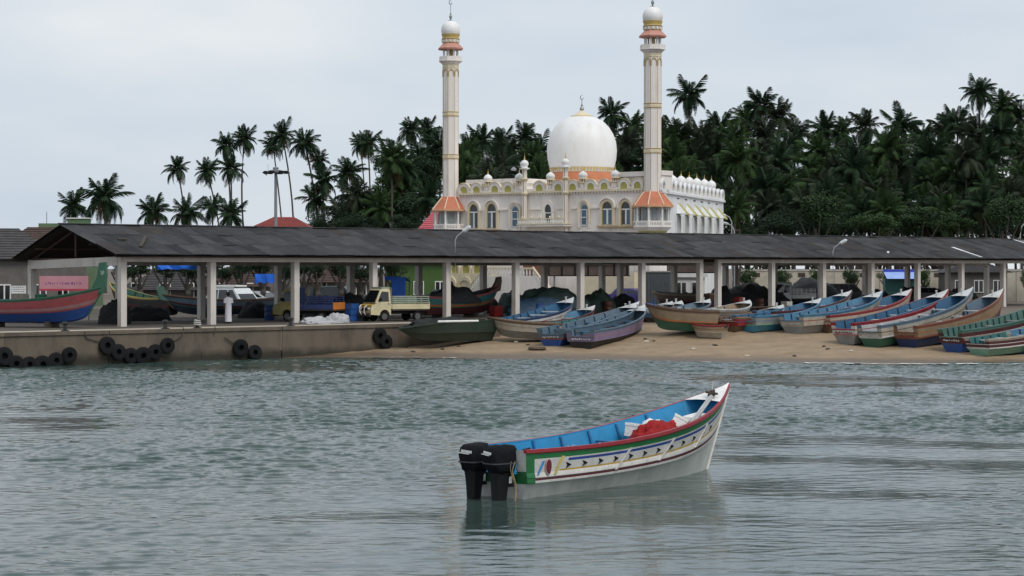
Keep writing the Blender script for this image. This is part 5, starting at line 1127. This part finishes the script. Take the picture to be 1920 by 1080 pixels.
for i, (px, Yp, rx, ry, h, lab, m_) in enumerate(((480, 127, 1.2, .8, 1.0, 'dark net heap beside the stern of the grey teal boat', netk), (605, 131, 1.5, 1.0, 1.3, 'dark net heap behind the olive mini truck', tarpd), (700, 134, 1.2, 1.0, 1.5, 'black covered heap behind the cream truck cab', tarpd), (815, 138, 1.4, .9, 1.5, 'dark green covered heap beside the green striped boat', tarp), (905, 141, 1.3, .9, 1.4, 'dark covered heap under the prow of the green striped boat', tarpd), (960, 141, 1.1, .9, 1.5, 'dark green covered heap left of the wrapped hull', tarp), (1168, 147, 1.2, .9, 1.2, 'dark net heap in front of the purple car', netk), (1290, 151, 1.6, 1.0, 1.3, 'dark net heap behind the long maroon boat', netk), (1352, 152, 1.2, 1.0, 1.7, 'black covered heap in the expansion gap of the shed', tarpd), (1455, 158, 1.3, 1.0, 1.2, 'dark net heap left of the white pickup', netk), (1640, 168, 2.0, 1.1, 1.3, 'dark net heap left of the kiosk', netk), (1710, 170, 2.0, 1.1, 1.5, 'black covered heap in front of the kiosk', tarpd), (1800, 174, 2.4, 1.1, 1.3, 'dark net heap in front of the low grey house', netk), (275, 121, 1.6, .9, .9, 'dark net heap between the yellow rimmed boat and the grey teal boat', netk), (20, 118, 2.0, 1.0, 1.2, 'dark covered heap behind the rose red boat', tarpd))):
    pile(lab, 'net' if m_ is netk else 'tarpaulin', 'net_pile' if m_ is netk else 'tarpaulin', px, 590, Yp, rx, ry, h, m_, 40 + i)
drm = [paint('drum_blue', (.02, .07, .22)), paint('drum_rust', (.16, .06, .03)), paint('drum_black', (.02, .02, .02))]
for i, (px, Yp, lab) in enumerate(((1013, 128.5, 'blue drum left of the navy tarpaulin'), (1140, 139, 'rusty drum beside the rounded tarpaulin hump'), (690, 121, 'blue drum behind the bull bar of the cream truck'), (505, 122, 'black drum near the third shed post'), (1425, 150, 'rusty drum near the black tarpaulin heap'))):
    p = P(px, 590, Yp); o = thing('oil_drum', lab, 'drum', (p.x, p.y, QZ - .02)); MB().lathe([(.28, 0), (.29, .02), (.28, .28), (.295, .30), (.28, .32), (.28, .58), (.295, .60), (.28, .62), (.28, .86), (.29, .88), (.27, .88), (.26, .86)], 18).build('barrel', drm[i % 3], o, smooth=40); MB().lathe([(.26, .855), (.05, .862)], 18).build('lid', drm[i % 3], o)
for i, (px, Yp, n, lab) in enumerate(((660, 120, 3, 'stack of blue fish crates beside the net heap'), (930, 131, 2, 'stack of red fish crates under the shed'), (1385, 146, 3, 'stack of red fish crates right of the expansion gap'), (1475, 148, 2, 'stack of pale fish crates behind the blue boats'))):
    p = P(px, 590, Yp); cm_ = [paint('crate_blue', (.02, .09, .32)), paint('crate_red', (.35, .03, .03)), paint('crate_red', ()) if False else paint('crate_red2', (.32, .04, .03)), paint('crate_pale', (.5, .5, .46))][i]
    for k in range(n):
        o = thing('fish_crate', lab.replace('stack of ', '').replace('crates', 'crate') + (', top of its stack' if k == n - 1 else ', bottom of its stack' if k == 0 else ', middle of its stack'), 'crate', (p.x, p.y, QZ + k * .34 - .01), SA + .1 * k, 'fish crates under the shed')
        b = MB(); b.b2((-.35, -.24, .0), (.35, .24, .03)); b.build('base', cm_, o)
        for s in (-1, 1): MB().b2((-.35, s * .24 - .012, .031), (.35, s * .24 + .012, .33)).build('long_side', cm_, o); MB().b2((s * .34 - .012, -.226, .031), (s * .34 + .012, .226, .33)).build('short_side', cm_, o)
whn = mat('pale_net', (.42, .42, .43), rough=.95, var=.25, scale=9, bump=1, bscale=14)
for px, py, a, b_, h, lab, sd in ((632, 605, .85, .5, .52, 'rounded heap of pale net on the quay edge', 21), (588, 607, .8, .45, .38, 'lower heap of pale net on the quay edge', 22), (608, 607, 1.3, .4, .15, 'flat spread of pale net between the two heaps', 23)):
    q = qpos(px, py); o = heap('pale_net', lab, 'net', (q.x, q.y, QZ), a, b_, h, whn, sd, n=26, rough_=.3); o.rotation_euler.z = SA
q = qpos(746, 606) + Vector((0, 4, 0))
kt = thing('blue_tarpaulin', 'bright blue tarpaulin hung on poles behind the mini truck', 'tarpaulin', P(745, 600, 127)); kt.location.z = QZ
MB().add([(-.75, -.5, 2.55), (.55, -.5, 2.5), (.8, .6, 2.2), (-.75, .6, 2.5), (.5, -.52, 1.2), (-.25, -.55, 1.25), (-.3, -.53, 2.3), (-.75, -.52, 2.3)], [(0, 1, 2, 3), (6, 1, 4, 5), (0, 7, 6, 1)]).build('sheet', tblue, kt)
for xx, yy in ((-.7, -.45), (.5, -.45), (.7, .55), (-.7, .55)): MB().tube([(xx, yy, 0), (xx, yy, 2.5)], .03, 6).build('pole', wood, kt)
for lab, px, py, Y, w, h in (('blue tarpaulin strip hanging under the rear eave', 335, 501, 124, 2.6, .25), ('blue tarpaulin scrap hung between posts beside the tiled roof', 497, 522, 131, 1.3, .55)):
    p = P(px, py, Y); b = MB(); n = 8; b.add([(w * (i / n - .5), .04 * math.sin(i * 2), h / 2) for i in range(n + 1)] + [(w * (i / n - .5), .09 * math.cos(i * 1.7), -h / 2 * (1 + .3 * math.sin(i * 2.2))) for i in range(n + 1)], [(i, i + 1, n + 2 + i, n + 1 + i) for i in range(n)])
    tag(b.build('tarpaulin_strip', tblue, None, p), lab, 'tarpaulin')
# pink banner on a frame, lettering too faded to read
p = P(120, 531, 121); bn = thing('banner', 'long pink banner with faded purple lettering behind the red boat', 'banner', (p.x, p.y, QZ), R(8))
zc_ = p.z - QZ
MB().b2((-1.4, -.02, zc_ - .42), (1.4, .02, zc_ + .42)).build('cloth', mat('banner_pink', (.55, .26, .30), rough=.8, var=.1, scale=1), bn)
MB().b2((-1.4, -.03, zc_ - .44), (1.4, -.021, zc_ - .33)).build('border', mat('banner_red', (.5, .05, .09), rough=.8), bn)
b = MB(); rs = random.Random(8); u = -1.05
while u < 1.0:
    w = rs.uniform(.03, .12); b.b2((u, -.026, zc_ - rs.uniform(.02, .10)), (u + w, -.021, zc_ + rs.uniform(.02, .10))); u += w + rs.uniform(.03, .12)
b.build('lettering', mat('banner_purple', (.20, .07, .22), rough=.8), bn)
for xx in (-1.42, 1.42): MB().tube([(xx, 0, 0), (xx, 0, zc_ + .6)], .035, 6).build('pole', wood, bn)
o = MB().b2((-.45, -.35, 0), (.45, .35, .55)); o = o.build('crate', paint('crate_green', (.01, .15, .07))); q = P(70, 560, 116); o.location = (q.x, q.y, q.z - .3); tag(o, 'green crate standing in the red boat beside the corner post', 'crate')
p = P(35, 543, 119); sb_ = thing('notice_board', 'small white notice board left of the corner post', 'board', (p.x, p.y, QZ)); zz = p.z - QZ
MB().b2((-.42, -.02, zz - .22), (.42, .02, zz + .22)).build('board', white, sb_); MB().tube([(0, .04, 0), (0, .04, zz)], .03, 6).build('pole', wood, sb_)
b = MB(); rs = random.Random(5)
for r_ in range(3):
    u = -.35
    while u < .3: w = rs.uniform(.03, .09); b.b2((u, -.024, zz + .12 - r_ * .12), (u + w, -.021, zz + .16 - r_ * .12)); u += w + .03
b.build('lettering', mat('ink_grey', (.12, .12, .14), rough=.8), sb_)
# ------------------------------------------------------------ houses behind
tile = mat('clay_tiles', (.07, .042, .034), rough=.85, var=.3, scale=3, stretch=(1, 1, 1), bump=.6, bscale=6); tiler = mat('red_tiles', (.28, .06, .05), rough=.8, var=.2, scale=2.5, bump=.4, bscale=6); tileg = mat('grey_tiles', (.06, .056, .056), rough=.9, var=.3, scale=2, bump=.5, bscale=5); tilep = mat('pink_tin', (.45, .09, .11), rough=.6, var=.12)  # tile colours darkened to stand in for deep shade seen under the shed
plas = mat('grey_plaster', (.13, .12, .11), rough=.9, var=.2, dirt=(.12, .1, .09), damt=.6); plasg = mat('green_plaster', (.05, .105, .02), rough=.8, var=.15, dirt=(.06, .12, .03), damt=.5); creamw = mat('cream_plaster', (.50, .45, .37), rough=.85, var=.1, dirt=(.25, .22, .17), damt=.5, dscale=.6); greenp = mat('sage_plaster', (.11, .17, .09), rough=.8, var=.15)  # grey plaster darkened to hold the same painted shade
def house(lab, px, Y, w, d, hw, hr, rz, wallm, roofm, nwin=3, hip=True, ov=.4, flat=False, frame=None):
    p = P(px, 500, Y); r = thing('house', lab, 'house', (p.x, p.y, 1.58), rz)
    MB().b2((-w / 2, 0, -.2), (w / 2, d, hw)).build('wall', wallm, r)
    if flat:
        MB().b2((-w / 2 - .2, -.2, hw + .002), (w / 2 + .2, d + .2, hw + .2)).build('roof_slab', wallm, r); MB().b2((-w / 2 - .2, -.2, hw + .202), (w / 2 + .2, -.05, hw + .6)).build('parapet', wallm, r)
    else:
        i = min(w * .3, d * .5) if hip else -.0; a = [(-w / 2 - ov, -ov, hw - .05), (w / 2 + ov, -ov, hw - .05), (w / 2 + ov, d + ov, hw - .05), (-w / 2 - ov, d + ov, hw - .05), (-w / 2 + i - (0 if hip else ov), d / 2, hw + hr), (w / 2 - i + (0 if hip else ov), d / 2, hw + hr)]
        def course(A, B_, C_, D_, nc):        # one slope as stepped courses of tiles
            b = MB(); A, B_, C_, D_ = map(Vector, (A, B_, C_, D_)); nr = (B_ - A).cross(D_ - A).normalized()
            for k in range(nc):
                t0, t1 = k / nc, (k + 1.15) / nc; t1 = min(t1, 1)
                b.add([A.lerp(D_, t0) + nr * .06, B_.lerp(C_, t0) + nr * .06, B_.lerp(C_, t1) + nr * .01, A.lerp(D_, t1) + nr * .01, A.lerp(D_, t0), B_.lerp(C_, t0)], [(0, 1, 2, 3), (4, 5, 1, 0)])
            return b
        ro = course(a[0], a[1], a[5], a[4], 12).build('roof', roofm, r); course(a[2], a[3], a[4], a[5], 12).build('rear_slope', roofm, r)
        b = MB(); b.add([a[0], a[3], a[4]], [(0, 1, 2)]); b.add([a[1], a[5], a[2]], [(0, 1, 2)]); b.build('roof_end', roofm if hip else wallm, r)
        MB().tube([a[4], a[5]], .09, 6).build('ridge', roofm, r)
    for k in range(nwin):
        x = -w / 2 + w * (k + .5) / nwin; o = MB().b2((x - .42, -.06, .9), (x + .42, .0, 2.0)).build('window', frame or white, r)
        for s in (-1, 1): MB().b2((x + s * .2 - .15, -.075, .97), (x + s * .2 + .15, -.061, 1.93)).build('pane', glassd, o)
    return r
house('grey tiled house at the left edge beyond the shed gable', 8, 138, 7, 7, 3.7, 2.0, R(20), plas, tileg, 3)
house('low house with dark brown roof between the gable and the green house', 78, 150, 6, 6, 4.4, 1.6, R(10), plas, tile, 2)
hs_ = house('sage green flat-roofed house with rooftop tank room behind the shed gable', 128, 165, 4.2, 6, 6.0, 0, R(5), greenp, greenp, 2, flat=True)
MB().b2((-.2, 1, 6.25), (1.4, 3, 7.0)).build('tank_room', greenp, hs_); MB().b2((-.3, .9, 7.0), (1.5, 3.1, 7.08)).build('tank_slab', white, hs_); MB().tube([(-1.7, .1, 6.4), (-1.7, .1, 7.5)], .03, 5).build('aerial', steel, hs_)
house('house with dull red hipped roof behind the floodlight mast', 526, 178, 4.9, 5, 6.45, .95, R(0), plas, tiler, 3, ov=.3)
hp_ = house('small house with bright pink roof beside the far minaret', 832, 186, 5.0, 5, 5.9, 2.3, R(0), plas, tilep, 2)
house('house with brown clay tile roof seen under the shed behind the white car', 437, 150, 4.2, 5, 1.75, 1.35, R(0), plas, tile, 2, ov=.5)
house('long house with dark clay roof seen under the shed behind the grey teal boat', 310, 152, 6.5, 5, 1.5, 1.4, R(-8), plas, tileg, 3, ov=.5)
house('house with faded terracotta roof seen under the shed behind the olive mini truck', 640, 160, 4.6, 5, 2.0, 1.4, R(12), plas, tile, 3, ov=.5)
house('bright green house with white window frames behind the blue tarpaulin', 785, 168, 5.2, 5, 3.6, 1.2, R(4), plasg, tile, 3)
house('white house with barred windows seen under the shed right of the grey shutter', 1292, 161, 2.4, 3, 2.35, 1.0, R(0), wallb, tileg, 2, flat=True)
house('low grey house seen under the shed near the right edge', 1835, 182, 5, 5, 2.7, .9, R(0), plas, tileg, 3)
o = thing('storage_container', 'dark grey steel container standing behind the shed', 'container', (P(1233, 500, 157).x, 157, 1.58), R(-6))
MB().b2((-1.0, 0, 0), (.95, 4, 2.75)).build('shell', mat('container_grey', (.09, .10, .11), rough=.6, var=.15), o)
for k in range(9): MB().b2((-.95 + k * .22, -.05, .1), (-.85 + k * .22, -.002, 2.6)).build('corrugation', mat('container_grey', ), o)
MB().b2((-1.05, -.08, 2.752), (1.0, 4, 2.85)).build('top_rail', mat('container_rail', (.35, .35, .33), rough=.6), o)
# boundary wall with vents
bwl = thing('boundary_wall', 'long cream wall with a row of dark vents behind the parked vehicles', 'wall', (P(1395, 500, 190).x, 190, 1.5), R(-3))
for k in range(8):
    MB().b2((k * 4.1, 0, 0), (k * 4.1 + 4.06, .3, 2.85)).build('wall_panel', creamw, bwl); MB().b2((k * 4.1 - .1, -.06, 2.852), (k * 4.1 + 4.0, .36, 3.0)).build('coping', conc, bwl)
    for j in (.8, 2.3): MB().b2((k * 4.1 + j, -.02, 2.3), (k * 4.1 + j + .65, .02, 2.68)).build('vent', dkwood, bwl)
kk = thing('kiosk', 'dark green kiosk with bright blue awning in front of the cream wall', 'kiosk', (P(1690, 500, 182).x, 182, 1.55), R(-4))
MB().b2((-1.4, 0, 0), (1.4, 1.8, 2.2)).build('body', paint('kiosk_green', (.015, .09, .08)), kk)
MB().add([(-1.55, 0, 2.75), (1.55, 0, 2.75), (1.45, -1.0, 2.15), (-1.35, -1.0, 2.15)], [(0, 1, 2, 3)]).build('awning', mat('awning_pale_blue', (.30, .42, .75), rough=.6, var=.1), kk); MB().b2((-1.55, -.04, 2.76), (1.55, .3, 2.95)).build('awning_head', mat('awning_blue', (.03, .06, .5), rough=.6), kk)
# hoarding on a steel frame
ho = thing('hoarding', 'dark advertising hoarding on a steel frame seen from behind', 'hoarding', (P(1105, 500, 152).x, 152, 1.55), R(15))
MB().b2((-3.1, .1, 2.55), (3.1, .16, 4.9)).build('board', mat('hoarding_back', (.09, .065, .055), rough=.85, var=.3), ho)
for k in range(7): MB().b2((-3.1 + k * 1.0, .0, 2.5), (-3.03 + k * 1.0, .09, 4.95)).build('upright', black, ho)
for z in (2.5, 3.4, 4.3): MB().b2((-3.1, -.07, z), (3.1, -.002, z + .07)).build('cross_bar', black, ho)
for xx in (-2.6, 2.6): MB().tube([(xx, .2, 0), (xx, .2, 2.5)], .07, 6).build('leg', steel, ho)
ho2 = thing('hoarding', 'dark signboard hung above the white house behind the shed', 'hoarding', (P(1300, 500, 158).x, 158, 1.55), R(0))
MB().b2((-2.0, .1, 2.75), (2.0, .16, 4.6)).build('board', mat('hoarding_back'), ho2)
for xx in (-1.95, 1.95): MB().tube([(xx, .2, 0), (xx, .2, 4.7)], .06, 6).build('leg', steel, ho2)
for z in (2.7, 4.55): MB().b2((-2.05, .0, z), (2.05, .09, z + .08)).build('cross_bar', black, ho2)
# ------------------------------------------------------------ lamps and masts
galv = mat('galvanised', (.42, .43, .44), rough=.45, metal=.5, var=.12)
def street_lamp(lab, base, pts, head, hx, r=.05):
    o = thing('street_lamp', lab, 'lamp', base); MB().tube(pts, r, 7).build('pole', galv, o)
    h = Vector(head); d = Vector(hx).normalized(); MB().tube([h, h + d * .12, h + d * .5, h + d * .62], [.05, .11, .13, .04], 8).build('lamp_head', mat('lamp_shell', (.55, .56, .57), rough=.35), o); MB().tube([h + d * .15 - Vector((0, 0, .07)), h + d * .5 - Vector((0, 0, .08))], .07, 6).build('lens', mat('lamp_lens', (.7, .7, .66), rough=.2), o); return o
lp = shed_w((4 * BAY + .24, -.5, 0)); k = lp.y / F
street_lamp('grey lamp on the shed post behind the dark green boat', (lp.x, lp.y, QZ + 2.6), [(0, 0, 0), (0, 0, 2.1), (.12, 0, 2.35), (.45, 0, 2.62)], (.42, 0, 2.60), (.75, 0, .5), .035)
lp = shed_w((10.4 * BAY + .1, -.5, 0))
street_lamp('grey lamp on the shed post above the row of blue boats', (lp.x, lp.y, QZ + 2.6), [(0, 0, 0), (0, 0, 1.6), (.1, 0, 1.9), (.5, 0, 2.2)], (.46, 0, 2.18), (.8, 0, .4), .035)
for px, py, ly, lab in ((1362, 405, 8.2, 'upper lamp at the far corner of the mosque side wall'), (1360, 421, 7.5, 'lower curved lamp at the far corner of the mosque side wall')):
    p = P(1372, 430, 205); z = P(1372, py, 205).z - 1.6; street_lamp(lab, (p.x + (.3 if py > 410 else 0), 205 + (.5 if py > 410 else 0), 1.6), [(0, 0, 0), (0, 0, z - .6), (-.25, 0, z - .1), (-.6, 0, z + .05)], (-.55, 0, z + .05), (-.9, 0, .25), .06)
o = thing('utility_pole', 'dark utility pole beside the mosque lamps', 'pole', (P(1377, 500, 207).x, 207, 1.6)); MB().tube([(0, 0, 0), (0, 0, 7.4)], [.14, .1], 8).build('shaft', dkwood, o); MB().b2((-.6, -.06, 6.7), (.6, .06, 6.85)).build('cross_arm', dkwood, o)
o = thing('utility_pole', 'thin curved lamp pole rising from the shrubs at the right edge', 'pole', (P(1913, 500, 200).x, 200, 1.6)); MB().tube([(0, 0, 0), (0, 0, 6.2), (.15, 0, 7.0), (.5, 0, 7.4)], .05, 7).build('shaft', galv, o)
p = P(517, 425, 150); hm = thing('floodlight_mast', 'tall grey floodlight mast with a ring of lamps behind the shed', 'floodlight', (p.x, 150, 1.6)); zt = P(517, 322, 150).z - 1.6
MB().tube([(0, 0, 0), (0, 0, zt)], [.15, .10], 12).build('mast', mat('mast_grey', (.22, .23, .24), rough=.5, var=.1), hm, smooth=50)
MB().lathe([(.18, zt - .1), (.5, zt - .05), (.52, zt + .08), (.3, zt + .14)], 12).build('head_ring', steel, hm); MB().lathe([(.2, zt + .14), (.22, zt + .3), (.05, zt + .36)], 8).build('head_cap', steel, hm)
for j in range(6):
    a = j * math.pi / 3 + .2; e = Vector((.62 * math.cos(a), .62 * math.sin(a), zt + .0)); MB().tube([(.3 * math.cos(a), .3 * math.sin(a), zt), e], .03, 5).build('arm', steel, hm); MB().box(e + Vector((.12 * math.cos(a), .12 * math.sin(a), -.05)), (.26, .34, .2), rz=a).build('floodlight', black, hm)
MB().tube([(0, 0, zt), (.9, 0, zt + .08), (1.05, 0, zt - .1)], .025, 5).build('arm', steel, hm); MB().tube([(0, 0, zt), (-.75, 0, zt + .02)], .03, 5).build('arm', steel, hm)
b = MB(); b.add([(-.75, -.15, zt + .05), (-.98, -.15, zt - .06), (-.62, -.15, zt - .28), (-.62, .15, zt - .28), (-.98, .15, zt - .06), (-.75, .15, zt + .05)], [(0, 1, 2), (3, 4, 5), (0, 2, 3, 5), (1, 4, 3, 2), (0, 5, 4, 1)]); b.build('floodlight', black, hm)
MB().tube([(-.55, 0, zt + .02), (-.55, 0, zt + .55)], .012, 4).build('lightning_rod', steel, hm)
# ------------------------------------------------------------ quay furniture
def tyre(px, py, lab, grp, off=.14, tilt=0, r=.44):
    Y = None
    for i in range(3000):      # foot of the line of sight on the wall face
        y_ = 80 + i * .02; q = P(px, py, y_)
        if quay_d(q.x, q.y) >= -off: break
    o = thing('tyre_fender', lab, 'tyre', q, math.atan2(QU.y, QU.x), grp); M_ = Matrix.Rotation(R(90) + tilt, 4, 'X'); w = .2
    MB(M_).lathe([(r * .36, -w * .4), (r * .80, -w * .52), (r * .97, -w * .36), (r, 0), (r * .97, w * .36), (r * .80, w * .52), (r * .36, w * .4), (r * .4, 0), (r * .36, -w * .4)], 22).build('tyre', rubber, o, smooth=45); return q
for cl, pts in (('in the cluster at the left edge of the quay', [(8, 668), (30, 682), (55, 684), (80, 684), (105, 676), (130, 666)]), ('in the long hanging row of tyres on the quay wall', [(201, 648), (222, 660), (245, 667), (268, 667), (291, 660), (314, 648)]), ('in the pair of tyres hanging right of the wall joint', [(451, 652), (478, 661)]), ('in the pile at the end of the quay wall', [(712, 630), (724, 641)])):
    for i, (px, py) in enumerate(pts): tyre(px, py, 'black tyre ' + cl, 'tyre fenders ' + cl, off=.16 + .07 * (i % 2), tilt=rnd.uniform(-.12, .12), r=.40 + .05 * (i % 3 == 0))
def wallpt(px, py, off=.06):
    for i in range(3000):
        q = P(px, py, 80 + i * .02)
        if quay_d(q.x, q.y) >= -off: return q
for lab, pts in (('rope from a bollard to the right tyre of the long row', [(344, 616), (342, 628), (333, 636), (318, 642)]), ('rope holding the left tyre of the long row', [(158, 622), (163, 634), (185, 640)]), ('rope holding the pair of tyres', [(421, 632), (432, 640), (445, 648)]), ('frayed rope end hanging over the quay edge', [(403, 613), (404, 620), (401, 627)])):
    tag(MB().tube([wallpt(*p_) for p_ in pts], .028, 6).build('rope', mat('dark_rope', (.07, .055, .04), rough=.9, var=.3)), lab, 'rope')
for i, (px, lab) in enumerate(((122, 'black mooring bollard near the left edge of the quay'), (310, 'black mooring bollard left of the stacked pots'), (370, 'mooring bollard with pale rags heaped on it'), (545, 'small bollard beside the third shed post'))):
    for s_ in range(3000):
        q = P(px, 612, 90 + s_ * .02); q.z = QZ
        if quay_d(q.x, q.y) >= .45: break
    o = thing('bollard', lab, 'bollard', q)
    MB().lathe([(.22, .012), (.22, .05), (.10, .07), (.09, .32), (.16, .36), (.16, .44), (.08, .47)], 14).build('post', mat('cast_iron', (.03, .028, .026), rough=.6, var=.3), o, smooth=40); MB().b2((-.36, -.22, .0), (.36, .22, .011)).build('base_plate', mat('cast_iron'), o)
    if 'rags' in lab:
        b = MB()
        for k in range(3): b.tube([(.16 * math.cos(a * .5) * (1 - .1 * k), .16 * math.sin(a * .5), .2 + .1 * k + .02 * math.sin(a)) for a in range(14)], .045, 6)
        b.build('wound_rope', mat('pale_rope', (.42, .40, .37), rough=.9), o)
for lab, pts in (('thin mooring line lying on the quay edge', [(315, 610), (330, 611), (343, 613), (345, 617)]),):
    tag(MB().tube([wallpt(a, b_, -.1) if b_ < 614 else wallpt(a, b_) for a, b_ in pts], .025, 5).build('rope', mat('dark_rope')), lab, 'rope')
# things on the sand
q = ray_ground(1007, 656); o = MB().lathe([(.26, .02), (.42, .0), (.5, .08), (.42, .17), (.27, .15), (.26, .02)], 20).build('old_tyre', mat('sandy_rubber', (.10, .07, .045), rough=.9, var=.4), None, q); tag(o, 'sandy old tyre lying flat near the water', 'tyre')
rs = random.Random(6)
for i, (px, py) in enumerate(((616, 652), (646, 650), (665, 647), (700, 645), (760, 652), (775, 660), (968, 642), (990, 647), (1226, 640), (1212, 641), (1340, 648), (1552, 655), (1596, 659), (1545, 650), (1210, 636), (1300, 655), (830, 655), (860, 650), (1400, 668), (1490, 668))):
    g = ray_ground(px, py); b = MB().ball((0, 0, .02), .16, 8, sq=(rs.uniform(.6, 1.6), .7, .4)); b.v = [v * (1 + .3 * mnoise.noise(v * 9 + Vector((i, 0, 0)))) for v in b.v]
    o = b.build('driftwood_scrap', [mat('debris_dark', (.07, .055, .04), rough=.9), mat('debris_pale', (.5, .45, .36), rough=.9)][i % 3 == 0], None, g, rs.uniform(0, 3)); tag(o, 'small scrap of dark debris lying on the sand' if i % 3 else 'small scrap of pale debris lying on the sand', 'debris', 'debris scattered on the sand')
# racks of poles and nets above the boats
for lab, a, b_, h in (('long wooden pole laid across the boats right of the expansion gap', (1290, 578), (1480, 574), 130), ('second wooden pole lying just under the first across the boats', (1300, 584), (1400, 582), 128)):
    tag(MB().tube([P(a[0], a[1], h), P((a[0] + b_[0]) / 2, (a[1] + b_[1]) / 2 + 1.5, h + 1), P(b_[0], b_[1], h + 2)], .05, 6).build('wooden_pole', dkwood), lab, 'pole')
# ------------------------------------------------------------ person on the quay
def person(lab, pos, rz, h=1.70):
    r = thing('person', lab, 'person', pos, rz); me = bpy.data.meshes.new('body')
    J = [((0, 0, .92), (.14, .10)), ((0, 0, 1.10), (.13, .09)), ((0, 0, 1.32), (.16, .10)), ((0, 0, 1.44), (.07, .07)), ((0, .015, 1.50), (.052, .055)), ((0, .03, 1.58), (.075, .09)), ((0, .03, 1.67), (.07, .085)),
         ((.18, 0, 1.39), (.055, .055)), ((.23, -.02, 1.14), (.042, .042)), ((.16, .16, 1.02), (.034, .034)), ((.10, .24, 1.02), (.03, .02)),
         ((-.18, 0, 1.39), (.055, .055)), ((-.24, -.03, 1.13), (.042, .042)), ((-.23, .05, .90), (.034, .034)), ((-.22, .08, .80), (.03, .02)),
         ((.09, 0, .86), (.095, .095)), ((.10, .02, .48), (.06, .065)), ((.10, -.02, .09), (.042, .045)), ((.10, .13, .035), (.04, .03)),
         ((-.09, 0, .86), (.095, .095)), ((-.10, .04, .48), (.06, .065)), ((-.10, .02, .09), (.042, .045)), ((-.10, .17, .035), (.04, .03))]
    E_ = [(0, 1), (1, 2), (2, 3), (3, 4), (4, 5), (5, 6), (2, 7), (7, 8), (8, 9), (9, 10), (2, 11), (11, 12), (12, 13), (13, 14), (0, 15), (15, 16), (16, 17), (17, 18), (0, 19), (19, 20), (20, 21), (21, 22)]
    me.from_pydata([j[0] for j in J], E_, []); o = link('body', me, r); me.materials.append(mat('skin', (.13, .07, .045), rough=.6, var=.08))
    import bmesh
    bm = bmesh.new(); bm.from_mesh(me); bm.verts.layers.skin.verify(); bm.to_mesh(me); bm.free()
    m_ = o.modifiers.new('skin', 'SKIN')
    for i, j in enumerate(J):
        sv = me.skin_vertices[0].data[i]; sv.radius = j[1]; sv.use_root = (i == 0)
    s_ = o.modifiers.new('sub', 'SUBSURF'); s_.levels = 1; s_.render_levels = 2
    cl = mat('white_cotton', (.72, .70, .74), rough=.9, var=.08, bump=.4, bscale=8)
    def tubez(name, prof, m, c=(0, 0)):
        b = MB(); n = 16; b.loft([[(c[0] + rx * math.cos(2 * math.pi * k / n) * (1 + .04 * math.sin(5 * k + z * 9)), c[1] + ry * math.sin(2 * math.pi * k / n) * (1 + .05 * math.cos(4 * k + z * 7)), z) for k in range(n)] for rx, ry, z in prof]); b.build(name, m, r, smooth=60)
    tubez('wrap_skirt', [(.20, .17, .10), (.19, .16, .40), (.19, .15, .75), (.185, .14, .98)], cl)
    tubez('shirt', [(.19, .14, .90), (.18, .13, 1.10), (.21, .14, 1.32), (.19, .12, 1.41), (.08, .08, 1.46)], cl)
    for s, a, e in ((1, (.18, 0, 1.40), (.235, -.02, 1.13)), (-1, (-.18, 0, 1.40), (-.245, -.03, 1.12))):
        MB().tube([a, tuple((a[i] + e[i]) / 2 for i in range(3)), e], [.085, .075, .07], 10).build('sleeve', cl, r, smooth=60)
    MB().ball((0, .015, 1.63), .115, 14, sq=(.95, 1.08, 1.05)).build('hair', mat('black_hair', (.012, .011, .01), rough=.7), r, smooth=80)
    MB().ball((0, .125, 1.585), .02, 8).build('nose', mat('skin'), r)
    for s in (-1, 1): MB().ball((s * .035, .118, 1.605), .012, 6).build('eye', black, r); MB().ball((s * .082, .03, 1.59), .022, 6, sq=(.5, 1, 1.4)).build('ear', mat('skin'), r)
    MB().b2((-.025, .112, 1.545), (.025, .122, 1.553)).build('mouth', mat('lips', (.12, .04, .035)), r)
    for px_, y0 in ((.10, .03), (-.10, .07)): MB().b2((px_ - .045, y0 - .10, .0), (px_ + .045, y0 + .16, .035)).build('sandal', black, r)
    return r
person('person in white shirt and long white wrap standing between two shed posts', qpos(428, 606), R(35))
# low green along the back of the yard
rs = random.Random(31)
for i in range(34):
    px = -40 + i * 60 + rs.uniform(-20, 20); Yb = rs.uniform(205, 240)
    broad(px, rs.uniform(462, 486), rs.uniform(40, 60), rs.uniform(30, 42), Yb, 'dark bush in the row behind the yard', 'bushes behind the yard', 8 * i + (0, 1, 4, 5)[i % 4], 'shrub')
for i in range(9):
    px = 1400 + i * 66; broad(px, 522, 24, 26, 187, 'small round bush against the cream wall', 'bushes along the cream wall', 8 * i + (2, 6, 3)[i % 3], 'shrub')
for i in range(15):
    px = 235 + i * 36 + rs.uniform(-10, 10); broad(px, rs.uniform(500, 512), rs.uniform(26, 36), rs.uniform(22, 30), rs.uniform(139, 146), 'dark bush close behind the shed', 'bushes close behind the shed', 8 * i + (0, 1, 4, 5)[i % 4], 'shrub')
